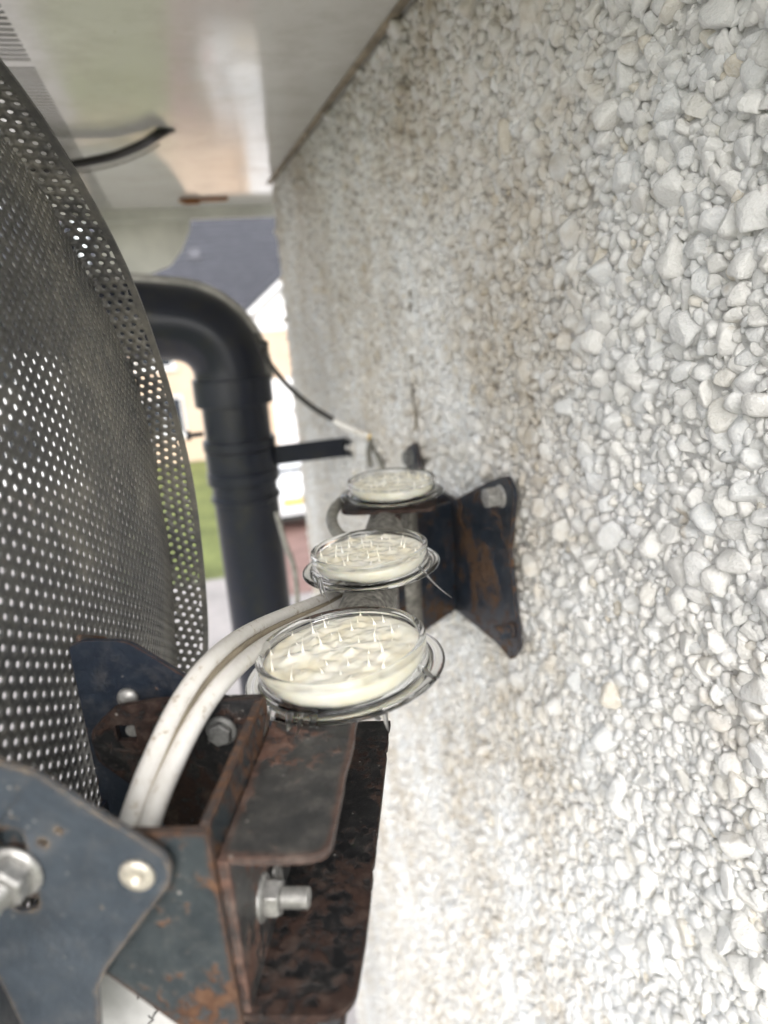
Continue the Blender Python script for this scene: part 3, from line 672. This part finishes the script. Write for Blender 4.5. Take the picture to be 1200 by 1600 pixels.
# ================================================================== SATELLITE DISH
DA, DZ = 0.032, 0.021
dishE = empty('satellite_dish', G(DA, 0.078, DZ), 'black perforated metal satellite dish seen from behind on the left', 'satellite dish')
RB, RO_, B0, B1, B2 = 0.2455, 0.2495, 0.0785, 0.1195, 0.0990
prof = [(r, B0+(B1-B0)*(r/RB)**2.1) for r in np.linspace(0, RB, 60)]
for k in range(1, 6):      # small radius at the fold
    t = k/5; prof.append((RB+0.0022*math.sin(t*math.pi/2), B1+0.0008*math.sin(math.pi*t)-0.0022*t*t))
r_l, b_l = prof[-1]
for t in np.linspace(0.08, 1, 12): prof.append((r_l+(RO_-r_l)*t, b_l+(B2-b_l)*t))
prof = np.array(prof); arcl = np.r_[0, np.cumsum(np.hypot(*np.diff(prof, axis=0).T))]; LMAX = arcl[-1]
def dish_pt(x, y, off=0.0):
    rho_ = math.hypot(x, y); r = np.interp(rho_, arcl, prof[:, 0]); b = np.interp(rho_, arcl, prof[:, 1])
    e = 1e-3; dr = np.interp(rho_+e, arcl, prof[:, 0])-np.interp(rho_-e, arcl, prof[:, 0]); db = np.interp(rho_+e, arcl, prof[:, 1])-np.interp(rho_-e, arcl, prof[:, 1])
    L = math.hypot(dr, db) or 1; nr, nb = -db/L, dr/L
    c, s = (x/rho_, y/rho_) if rho_ > 1e-9 else (1, 0)
    dent = noise.noise(Vector((x*14, y*14, 2.0)))*0.0026 + noise.noise(Vector((x*45, y*45, 7.0)))*0.0009
    off = off + dent*min(1.0, max(0.0, (rho_-0.09)/0.05))
    rr = r+nr*off
    return G(DA+rr*c, b+nb*off, DZ+rr*s)
P_, HR, NH = 0.0058, 0.00132, 12
vidx, dV, dF = {}, [], []
def dv(x, y):
    k = (round(x*2e5), round(y*2e5))
    if k not in vidx: vidx[k] = len(dV); dV.append((x, y))
    return vidx[k]
ncol = int(LMAX/(P_*0.866))+2
hexr = P_/math.sqrt(3)
for i in range(-ncol, ncol+1):
    for j in range(-ncol-2, ncol+3):
        x = i*P_*0.8660254; y = (j+0.5*(i % 2))*P_
        if math.hypot(x, y) > LMAX-0.0030: continue
        hx = [dv(x+hexr*math.cos(math.radians(60*k)), y+hexr*math.sin(math.radians(60*k))) for k in range(6)]
        hl = [dv(x+HR*math.cos(math.radians(30*k)), y+HR*math.sin(math.radians(30*k))) for k in range(12)]
        for k in range(6):
            a, b = hx[k], hx[(k+1) % 6]; h0, h1, h2 = hl[2*k], hl[2*k+1], hl[(2*k+2) % 12]
            dF += [(a, h1, h0), (a, b, h1), (b, h2, h1)]
bV = [dish_pt(x, y) for x, y in dV]
# the same mesh's front skin and the walls of the holes come from a solidify modifier
rfl = mk('reflector', (bV, dF), M['dish'], dishE, smooth=True)
so = rfl.modifiers.new('sheet', 'SOLIDIFY'); so.thickness = 0.0007; so.offset = 1.0; so.use_even_offset = False
ring = []
N = 160
def dring(rho_, off): return [dish_pt(rho_*math.cos(2*math.pi*k/N), rho_*math.sin(2*math.pi*k/N), off) for k in range(N)]
loops = [dring(LMAX-0.0036, 0.0006), dring(LMAX-0.0036, -0.0009), dring(LMAX, -0.0009), dring(LMAX+0.0008, -0.0002), dring(LMAX, 0.0006)]
V = [p for l in loops for p in l]; n = len(loops)
Fc = [(i*N+k, i*N+(k+1) % N, ((i+1) % n)*N+(k+1) % N, ((i+1) % n)*N+k) for i in range(n) for k in range(N)]
mk('rim', (V, Fc), M['dish'], dishE, smooth=True, autosmooth=40)

# dish bracket: two outer cheeks
def cheek(name, pts, rad, a0, th, mat, parent, holes=(), bevel=0.0006):
    return mk(name, plate(rounded(pts, rad), th, lambda u, v, t: G(a0+t, u, v), holes), mat, parent, bevel=bevel)
aN = -0.0085
pn = [on_a(-90, 1150, aN), on_a(0, 1193, aN), on_a(52, 1207, aN), on_a(258, 1338, aN), on_a(268, 1362, aN), on_a(262, 1388, aN), on_a(168, 1512, aN), on_a(152, 1545, aN), on_a(160, 1680, aN), on_a(60, 1720, aN), on_a(32, 1600, aN), on_a(-2, 1530, aN), on_a(-95, 1420, aN)]
nb, nz = on_a(12, 1365, aN)
slot = [(u, v) for u, v in rounded([on_a(-14, 1290, aN), on_a(34, 1300, aN), on_a(62, 1420, aN), on_a(20, 1428, aN)], 0.003)]
sh1 = circ(*on_a(92, 1299, aN), 0.0009, 12); sh2 = circ(*on_a(66, 1318, aN), 0.0013, 12)
nc = cheek('cheek_plate', pn, [0, .01, .012, .006, .006, .006, .004, .002, .006, .006, .006, .006, 0], aN, 0.0022, M['paint'], dishE, [slot, sh1, sh2])
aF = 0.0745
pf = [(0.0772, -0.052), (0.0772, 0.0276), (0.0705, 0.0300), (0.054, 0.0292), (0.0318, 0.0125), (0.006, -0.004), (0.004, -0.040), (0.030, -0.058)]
fc_ = cheek('cheek_plate', pf, [0, .002, .004, .012, .02, .01, .01, .01], aF, 0.0022, M['paint_shaded'], dishE)
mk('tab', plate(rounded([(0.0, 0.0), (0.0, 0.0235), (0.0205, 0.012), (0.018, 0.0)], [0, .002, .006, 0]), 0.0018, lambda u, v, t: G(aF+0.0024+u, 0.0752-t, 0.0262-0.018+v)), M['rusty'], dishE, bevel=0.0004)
mk('foot_plate', plate(rounded(rect(0.030, -0.028, 0.062, 0.022), 0.006), 0.0018, lambda u, v, t: G(u+0.015, 0.0765-t, v-0.035)), M['paint_shaded'], dishE, bevel=0.0005)
def hexnut(name, c, axis, af, h, flange, mat, parent, hole=True):
    u, v, n = frame_from(axis); r = af/2/math.cos(math.pi/6)
    g = [lathe([(0.2*flange, 0), (flange, 0), (flange, 0.0009), (flange*0.86, 0.0018), (0.2*flange, 0.0019)], 28, c, axis)]
    hv = []
    for hh, s in ((0.0018, 1.0), (h-0.0008, 1.0), (h, 0.9)):
        for k in range(6): t = math.pi/3*k+0.35; hv.append(c+n*hh+u*(r*s*math.cos(t))+v*(r*s*math.sin(t)))
    hf = [(i*6+k, i*6+(k+1) % 6, (i+1)*6+(k+1) % 6, (i+1)*6+k) for i in range(2) for k in range(6)] + [tuple(range(6))[::-1], tuple(12+k for k in range(6))]
    g.append((hv, hf)); return mk(name, join(*g), mat, parent, smooth=True, autosmooth=35, bevel=0.0003)
def stud(name, c, axis, r, ln, mat, parent, pitch=0.0011):
    p = [(r*0.4, 0)]; h = 0.0
    while h < ln-0.0006:
        p += [(r*0.88, h), (r, h+pitch*0.4), (r, h+pitch*0.55), (r*0.88, h+pitch*0.95)]; h += pitch
    p += [(r*0.8, ln)]; return mk(name, lathe(p, 24, c, axis), mat, parent, smooth=True, autosmooth=30)
bc = G(aN-0.0002, *on_a(24, 1360, aN))
nu = hexnut('flange_nut', bc, -A, 0.0112, 0.0075, 0.0082, M['zinc'], dishE)
mk('backing_washer', plate(circ(*on_a(24, 1360, aN), 0.0125, 28), 0.002, lambda u, v, t: G(aN+0.0032+t, u, v)), M['rusty'], dishE, bevel=0.0004)
stud('bolt_thread', bc-A*0.0075, -A, 0.0036, 0.020, M['zinc'], nu)
mk('bolt_washer', lathe([(0.002, 0), (0.0062, 0), (0.0062, 0.0015), (0.002, 0.0015)], 24, bc+A*0.0028, A), M['rusty'], nu)
rb = G(aN-0.0001, *on_a(215, 1366, aN))
mk('rivet', lathe([(0.0002, 0.0004), (0.0012, 0.0006), (0.0016, 0.0016), (0.0035, 0.0015), (0.0047, 0.0009), (0.0050, 0.0)], 30, rb, -A), M['rivet'], dishE, smooth=True)
fb = G(aF-0.0002, *on_a(201, 1090, aF))
mk('pin', lathe([(0.0002, 0.0026), (0.003, 0.0022), (0.0042, 0.001), (0.0044, 0)], 20, fb, -A), M['zinc'], dishE, smooth=True)

# ================================================================== WALL MOUNT
mount = empty('dish_mount', Vector((0, 0.7, 4.45)), 'rusting dark steel dish mount arm bolted to the pebbledash wall', 'bracket')
LA = 0.150
random.seed(4)
def jag(pts, s, n=24):
    """worn edge: subdivide and jitter"""
    out = []
    for i in range(n+1):
        t = i/n; p = Vector(pts[0]).lerp(Vector(pts[1]), t); j = (noise.noise(Vector((t*9, s, 0)))*0.0006 + noise.noise(Vector((t*31, s, 3)))*0.0005) if 0 < i < n else 0
        out.append((p.x, p.y+j))
    return out
TF = 0.0026
fl = [(0.0004, 0.0)] + [(0.0, -0.018)] + rounded([(0.0, -0.018), (0.0015, -0.031), (0.03, -0.031)], [0, .013, 0], 8)[1:-1] + [(0.03, -0.031)] + jag([(0.03, -0.031), (LA, -0.031)], 1)[1:] + [(LA, 0.0)]
mk('top_flange', plate(fl, TF, lambda u, v, t: G(u, v, 0.0-t)), M['channel'], mount, bevel=0.0007)
def rag(pts, n=70):
    out = []
    for i in range(n+1):
        t = i/n; p = Vector(pts[0]).lerp(Vector(pts[1]), t); q_ = noise.noise(Vector((t*23, 4.2, 0)))
        out.append((p.x, p.y+(0.0011*max(0, q_*2-0.35)+0.0005*noise.noise(Vector((t*70, 1, 3))) if 0 < i < n else 0)))
    return out
fb_ = [(-0.002, 0.0)] + rounded([(-0.002, -0.012), (-0.0015, -0.0335), (0.025, -0.0345)], [0, .014, 0], 8)[1:-1] + [(0.025, -0.0345)] + rag([(0.025, -0.0345), (LA, -0.0335)])[1:] + [(LA, 0.0)]
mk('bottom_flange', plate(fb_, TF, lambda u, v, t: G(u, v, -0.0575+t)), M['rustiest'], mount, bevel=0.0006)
mk('web', plate(rect(LA/2-0.0010, -0.0288, LA/2+0.0002, 0.0285), 0.0034, lambda u, v, t: G(u, 0.0-t+0.0002, v)), M['channel'], mount, bevel=0.0005)
# inner bracket: web and two cheeks
mk('bracket_web', plate(rounded([(0.001, -0.058), (0.062, -0.056), (0.0645, 0.0125), (0.0, 0.0112)], [.002, .004, .003, .002]), 0.0028, lambda u, v, t: G(u, 0.0008+t, v)), M['rusty'], mount, bevel=0.0007)
q = [(0.0002, 0.0112), (0.0420, 0.0106), (0.0440, -0.030), (0.0385, -0.0380), (0.0200, -0.0570), (0.0120, -0.0640), (-0.0010, -0.0640)]
cheek('bracket_cheek', q, [.001, .004, .004, .003, .004, .006, .002], -0.0034, 0.0026, M['rusty'], mount)
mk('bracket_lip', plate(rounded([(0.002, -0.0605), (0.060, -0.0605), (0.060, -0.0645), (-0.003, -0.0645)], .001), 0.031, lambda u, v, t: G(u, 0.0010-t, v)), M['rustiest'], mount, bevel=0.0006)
q = [(0.0010, 0.0132), (0.040, 0.0125), (0.0560, 0.0100), (0.0675, 0.0), (0.0665, -0.0125), (0.052, -0.026), (0.040, -0.052), (0.0010, -0.0555)]
slot2 = rect(*on_a(197, 1146, 0.0605), 0.0036, 0.0034)
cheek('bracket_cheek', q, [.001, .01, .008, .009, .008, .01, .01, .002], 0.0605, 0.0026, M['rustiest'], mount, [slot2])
mk('slot_pin', lathe([(0.0002, 0.0), (0.0024, 0.0), (0.0024, 0.006)], 12, G(0.068, *on_a(203, 1146, 0.0605)), -A), M['zinc'], mount)
hb = hexnut('hex_bolt', G(0.0603, *on_a(347, 1140, 0.0605)), -A, 0.0082, 0.0042, 0.0058, M['zinc_dark'], mount)
# nut and thread on the channel web
wa, wz = on_b(408, 1402, -0.0026)
nutc = G(wa, -0.0026, max(wz, -0.046))
nn_ = hexnut('flange_nut', nutc, -B, 0.0105, 0.0068, 0.0075, M['zinc'], mount)
stud('bolt_thread', nutc-B*0.0068, -B, 0.0034, 0.0085, M['zinc'], nn_)
ta, tz = on_b(428, 1368, -0.0036)
mk('earth_tag', plate(rounded([(ta-0.004, tz-0.007), (ta+0.004, tz-0.007), (ta+0.0045, tz+0.006), (ta-0.0045, tz+0.006)], .003), 0.001, lambda u, v, t: G(u, -0.0045-t, v), [circ(ta, tz+0.002, 0.0016, 12)]), M['zinc'], mount, bevel=0.0002)
# arm tube
ARMB, ARMZ, ARMR = -0.0180, -0.0215, 0.0155
ap = [G(0.135, ARMB, ARMZ), G(0.16, ARMB, ARMZ), G(0.25, ARMB, ARMZ), G(0.36, ARMB, ARMZ), G(0.43, ARMB, ARMZ), G(0.470, ARMB, ARMZ-0.006), G(0.497, ARMB, ARMZ-0.028), G(0.508, ARMB, ARMZ-0.065), G(0.510, ARMB, ARMZ-0.13), G(0.510, ARMB, ARMZ-0.165)]
mk('arm_tube', tube(catmull(ap, 6), ARMR, 28), M['galv'], mount, smooth=True, autosmooth=50)
TE = G(0.510, ARMB, 0)
# wall plate: near wing, far wing, folded gussets holding the tube
wp = [on_x(712, 783, -.012), on_x(770, 752, -.012), on_x(800, 742, -.012), on_x(812, 770, -.012), on_x(803, 860, -.012), on_x(812, 945, -.012), on_x(820, 1010, -.012), on_x(806, 1030, -.012), on_x(782, 1002, -.012), on_x(714, 948, -.012)]
XP = -0.013
mk('wall_wing', plate(rounded([(p.y, p.z) for p in wp], [.002, .004, .010, .010, .02, .02, .010, .008, .010, .002], 5), 0.004, lambda u, v, t: Vector((XP-t, u, v))), M['plate_wall'], mount, bevel=0.0010)
yb = wp[0].y; zt_, zb_ = wp[0].z, wp[-1].z
mk('wall_wing', plate(rounded([(yb+0.092, 4.375), (yb+0.092, 4.50), (yb+0.112, 4.540), (yb+0.150, 4.525), (yb+0.160, 4.44), (yb+0.172, 4.36), (yb+0.15, 4.345)], [.002, .002, .01, .01, .02, .01, .01], 5), 0.004, lambda u, v, t: Vector((XP-t, u, v))), M['plate_wall'], mount, bevel=0.001)
mk('wall_plate_back', plate(rect(yb+0.046, (zt_+zb_)/2, 0.047, (zt_-zb_)/2), 0.004, lambda u, v, t: Vector((XP-t+0.0045, u, v))), M['plate_wall'], mount)
for yy, nm in ((yb, 0), (yb+0.090, 1)):
    def gus(u, v, t, yy=yy, nm=nm):
        # u 0 at wall .. 1 at tube side
        p0 = Vector((XP-0.0035, yy, v)); tgt = Vector((TE.x-0.012, (TE.y-ARMR-0.0035) if nm == 0 else (TE.y+ARMR+0.001), v))
        return p0.lerp(tgt, u) + Vector((0, t, 0))
    mk('gusset', plate(rounded([(0.0, zb_+0.001), (0.0, zt_), (0.55, zt_+0.004), (1.0, zt_+0.018), (1.05, zb_+0.004), (0.6, zb_-0.002)], [0, 0, .0, .0, .0, 0]), 0.003, gus), M['plate_wall'], mount, bevel=0.0006)
mk('strut', obox(Vector((-0.060, yb+0.02, zb_+0.012)), Vector((0.9, 0.0, -0.42)).normalized(), Vector((0, 1, 0)), Vector((0.42, 0, 0.9)).normalized(), 0.05, 0.004, 0.003), M['plate_wall'], mount)
for p, r, mm in ((on_x(783, 775, XP-0.004), 0.0105, 'zinc'), (on_x(800, 985, XP-0.004), 0.008, 'plate_wall')):
    hexnut('wall_bolt', Vector((XP-0.0042, p.y, p.z)), Vector((-1, 0, 0)), r*1.55, 0.015, r, M[mm], mount)
p = on_x(660, 708, XP); hexnut('wall_bolt', Vector((XP-0.0042, yb+0.128, 4.518)), Vector((-1, 0, 0)), 0.015, 0.010, 0.010, M['zinc_dark'], mount)
# saddle clamp under the farthest pot
mk('saddle', join(plate(rounded(rect(0.385, -0.020, 0.038, 0.036), 0.012), 0.003, lambda u, v, t: G(u, v, -0.0045-t)), plate(rect(0.0, -0.018, 0.010, 0.010), 0.004, lambda u, v, t: G(0.346-t, -0.020+u, v))), M['rustiest'], mount, bevel=0.0006)

# white paper label seen through the gap under the bracket
lb = [on_a(x, y, 0.020) for x, y in ((120, 1480), (290, 1500), (284, 1660), (120, 1660))]
lo = mk('paper_label', plate(lb, 0.0006, lambda u, v, t: G(0.020+t, u, v)), m_simple('label_paper', (0.62, 0.61, 0.60), 0.7, 0, 120, 0.1), None)
setp(lo, 'white paper label with black print below the cheek plates', 'label')
ink = []
for pts in ([(247, 1566), (241, 1572), (246, 1578), (240, 1586)], [(243, 1580), (238, 1590), (232, 1586)], [(240, 1592), (232, 1600), (237, 1606), (230, 1614)], [(232, 1606), (226, 1618)], [(214, 1546), (216, 1560)]):
    ink.append(tube(catmull([G(0.0198, *on_a(x, y, 0.020)) for x, y in pts], 5), 0.00026, 6))
mk('print', join(*ink), M['cable_black'], lo)

# ================================================================== TWIN WHITE COAX
cx = empty('twin_coax_cable', G(0.035, 0.03, -0.02), 'dirty white twin coaxial cable curving up from the bracket', 'cable')
def coax(pl_): return catmull([G(a_, *on_a(x_, y_, a_)) for x_, y_, a_ in pl_], 8)
L1 = [(186, 1420, .004), (190, 1340, .008), (203, 1285, .014), (235, 1195, .030), (284, 1092, .052), (338, 1024, .078), (405, 978, .132), (500, 938, .215), (540, 918, .25), (560, 900, .27)]
L2 = [(218, 1420, .004), (221, 1340, .008), (234, 1285, .014), (266, 1205, .030), (314, 1112, .051), (367, 1046, .076), (432, 996, .130), (512, 956, .205), (552, 932, .24), (572, 912, .26)]
mk('core', tube(coax(L1), 0.0034, 16), M['cable'], cx, smooth=True)
mk('core', tube(coax(L2), 0.0034, 16), M['cable'], cx, smooth=True)
mk('joining_web', tube([(p+q)/2 for p, q in zip(coax(L1), coax(L2))], 0.0016, 8), M['grime_shade'], cx, smooth=True)
lp = [at_depth(*p) for p in ((560, 850, .47), (530, 836, .49), (518, 812, .52), (527, 790, .56), (548, 775, .61), (580, 770, .65), (615, 772, .68))]
cl = mk('cable_loop', tube(catmull(lp, 8), 0.0042, 12), M['cable_dirty'], None, smooth=True)
setp(cl, 'grey cable loop curling round the farthest gel pot', 'cable')

# ================================================================== GEL POTS
def pot(center, up, seed, label, rot=0.0, strings=()):
    e = empty('gel_pot', center, label, 'gel pot', 'clear pots of cream bird repellent gel')
    k = 1.0
    cup = [(0.0002, 0.0), (0.0395, 0.0), (0.0407, 0.0003), (0.0408, 0.0006), (0.0404, 0.0009), (0.0375, 0.0010), (0.0352, 0.0012), (0.0345, 0.0026), (0.0341, 0.0085), (0.0342, 0.0100), (0.0346, 0.0112), (0.0344, 0.0122), (0.0335, 0.0126), (0.0322, 0.0124), (0.0315, 0.0116), (0.0316, 0.0106), (0.0328, 0.0096), (0.0330, 0.0080), (0.0333, 0.0024), (0.0325, 0.0012), (0.0002, 0.0011)]
    mk('cup', lathe(cup, 72, center, up), M['clear'], e, smooth=True)
    # gel with pulled up peaks
    u, v, n = frame_from(up); r = np.random.default_rng(seed)
    RG, NR, NT = 0.0322, 46, 120
    pk = []
    for ring_, cnt in ((0.0, 1), (0.22, 6), (0.45, 10), (0.67, 13), (0.87, 12)):
        for q_ in range(cnt):
            t = 2*math.pi*(q_+r.uniform(-.33, .33))/max(cnt, 1)+rot+ring_*2; rr = RG*(ring_+r.uniform(-.08, .05)); pk.append((rr*math.cos(t), rr*math.sin(t), r.choice([0.0003, 0.0006, 0.0012, 0.0020])*r.uniform(0.8, 1.2)))
    pk = np.array(pk)
    def hgt(x, y):
        d2 = (pk[:, 0]-x)**2+(pk[:, 1]-y)**2
        h = (pk[:, 2]*np.exp(-np.sqrt(d2)/0.0021)).sum()*0.9 - (0.00022*np.exp(-((np.sqrt(d2)-0.0046)/0.0015)**2)).sum()
        rr = math.hypot(x, y)/RG; th = math.atan2(y, x)
        h += 0.0009*math.sin(th*7+rr*7+seed)*rr*(1-rr) + 0.0005*noise.noise(Vector((x*150, y*150, seed))) + 0.00028*noise.noise(Vector((x*420, y*420, seed+3))) + 0.0008*(0.5-rr)
        return h*(1-max(0, rr-0.9)/0.1*0.8) - 0.0012*max(0, (rr-0.88)/0.12)**2
    V, Fc = [center+n*(0.0096+hgt(0, 0))], []
    for i in range(1, NR+1):
        for j in range(NT):
            t = 2*math.pi*j/NT; rr = RG*i/NR; x, y = rr*math.cos(t), rr*math.sin(t); V.append(center+u*x+v*y+n*(0.0096+hgt(x, y)))
    for j in range(NT): Fc.append((0, 1+j, 1+(j+1) % NT))
    for i in range(NR-1):
        for j in range(NT): a = 1+i*NT+j; b = 1+i*NT+(j+1) % NT; Fc.append((a, a+NT, b+NT, b))
    base = len(V)
    for q_, (rr, hh) in enumerate(((0.0326, 0.0076), (0.0328, 0.0045), (0.0322, 0.0020), (0.03, 0.0016))):
        for j in range(NT):
            t = 2*math.pi*j/NT; w_ = 0.0010*max(0, noise.noise(Vector((math.cos(t)*2, math.sin(t)*2, seed+9)))) if q_ >= 1 else 0
            V.append(center+u*(rr*math.cos(t))+v*(rr*math.sin(t))+n*(hh+w_*2.2))
    for q_ in range(4):
        s = 1+(NR-1)*NT if q_ == 0 else base+(q_-1)*NT; t_ = base+q_*NT
        for j in range(NT): Fc.append((s+j, t_+j, t_+(j+1) % NT, s+(j+1) % NT))
    Fc.append(tuple(base+3*NT+j for j in range(NT)))
    geos = [(V, Fc)]
    for (x, y, h) in pk[1:]:
        top = r.choice([0.0018, 0.0036, 0.0052, 0.0066, 0.0084])*r.uniform(0.8, 1.15)*(1.0 if h > 0.0012 else 0.7); lean = Vector((r.normal()*0.22, r.normal()*0.22, 0))
        c0 = center+u*x+v*y+n*(0.0092+hgt(x, y)*0.6); pts_, rs = [], []
        for q_ in range(9):
            t = q_/8; pts_.append(c0+n*(top*t)+(u*lean.x+v*lean.y)*(top*t*t)); rs.append(max(0.00005, 0.00105*math.exp(-t*3.0)*(1-t*0.85)))
        geos.append(tube(pts_, rs, 10))
    mk('gel', join(*geos), M['gel'], e, smooth=True)
    # clear sealant squeezed out below the flange, with drips
    bv, bf = [], []
    for q_, (rr, hh) in enumerate(((0.026, -0.0002), (0.029, -0.0016), (0.0285, -0.0034), (0.020, -0.0042))):
        for j in range(40):
            t = 2*math.pi*j/40; w_ = rr*(1+0.22*noise.noise(Vector((math.cos(t)*1.7, math.sin(t)*1.7, seed*1.3)))+0.07*noise.noise(Vector((math.cos(t)*6, math.sin(t)*6, seed))))
            bv.append(center+u*(w_*math.cos(t))+v*(w_*math.sin(t))+n*hh)
    for q_ in range(3):
        for j in range(40): bf.append((q_*40+j, q_*40+(j+1) % 40, (q_+1)*40+(j+1) % 40, (q_+1)*40+j))
    bf += [tuple(range(40))[::-1], tuple(120+j for j in range(40))]
    mk('sealant_bed', (bv, bf), M['silicone'], e, smooth=True)
    gs = []
    for q_ in range(9):
        t = r.uniform(0, 6.283); rr = r.uniform(0.012, 0.030); s = r.uniform(0.003, 0.0065)
        gs.append(lathe([(0.0002, -0.0022), (s*0.8, -0.0018), (s, -0.0006), (s*0.9, -0.0001), (0.0002, -0.0001)], 14, center+u*(rr*math.cos(t))+v*(rr*math.sin(t)), up))
    for (st_, en, r0) in strings:
        pts_ = [Vector(st_).lerp(Vector(en), q_/7)+Vector((0, 0, -0.0016*math.sin(math.pi*q_/7))) for q_ in range(8)]
        gs.append(tube(pts_, [r0*(1-0.88*q_/7) for q_ in range(8)], 8))
    for g_ in gs: mk('sealant_drip', g_, M['silicone'], e, smooth=True)
    return e
u1 = (Z - B*0.085 - A*0.0).normalized()*1.0
u1 = (Z + B*0.085).normalized()
c1 = G(0.0995, -0.0225, 0.0020)
st1 = []
def px_on(z, x, y): return on_z(x, y, z)
for a_, b_, r_ in (((545, 1122, .262), (556, 1135, .258), .0016), ((600, 1108, .268), (607, 1142, .262), .0013), ((585, 1112, .266), (596, 1122, .262), .0016), ((420, 1105, .258), (412, 1150, .246), .0010), ((470, 1115, .256), (462, 1150, .247), .0010), ((452, 1115, .256), (449, 1142, .249), .0014), ((490, 1118, .257), (497, 1136, .252), .0015), ((660, 1045, .275), (688, 1058, .268), .0016)):
    st1.append((at_depth(*a_), at_depth(*b_), r_))
pot(c1, u1, 3, 'nearest and largest looking gel pot, sharp, on the rusty channel flange', 0.4, st1)
u2 = (Z + B*0.04).normalized()
st2 = [(at_depth(497, 905, .385), at_depth(505, 935, .372), .0012), (at_depth(500, 903, .386), at_depth(515, 940, .37), .0009), (at_depth(655, 885, .395), at_depth(706, 934, .42), .0008)]
pot(G(0.2355, -0.0190, -0.0055), u2, 8, 'middle gel pot of the three, on the grey arm tube', 1.2, st2)
u3 = (Z + B*0.01).normalized()
pot(G(0.3829, -0.0215, -0.0012), u3, 15, 'farthest gel pot, blurred, beside the dark wall plate', 2.2)
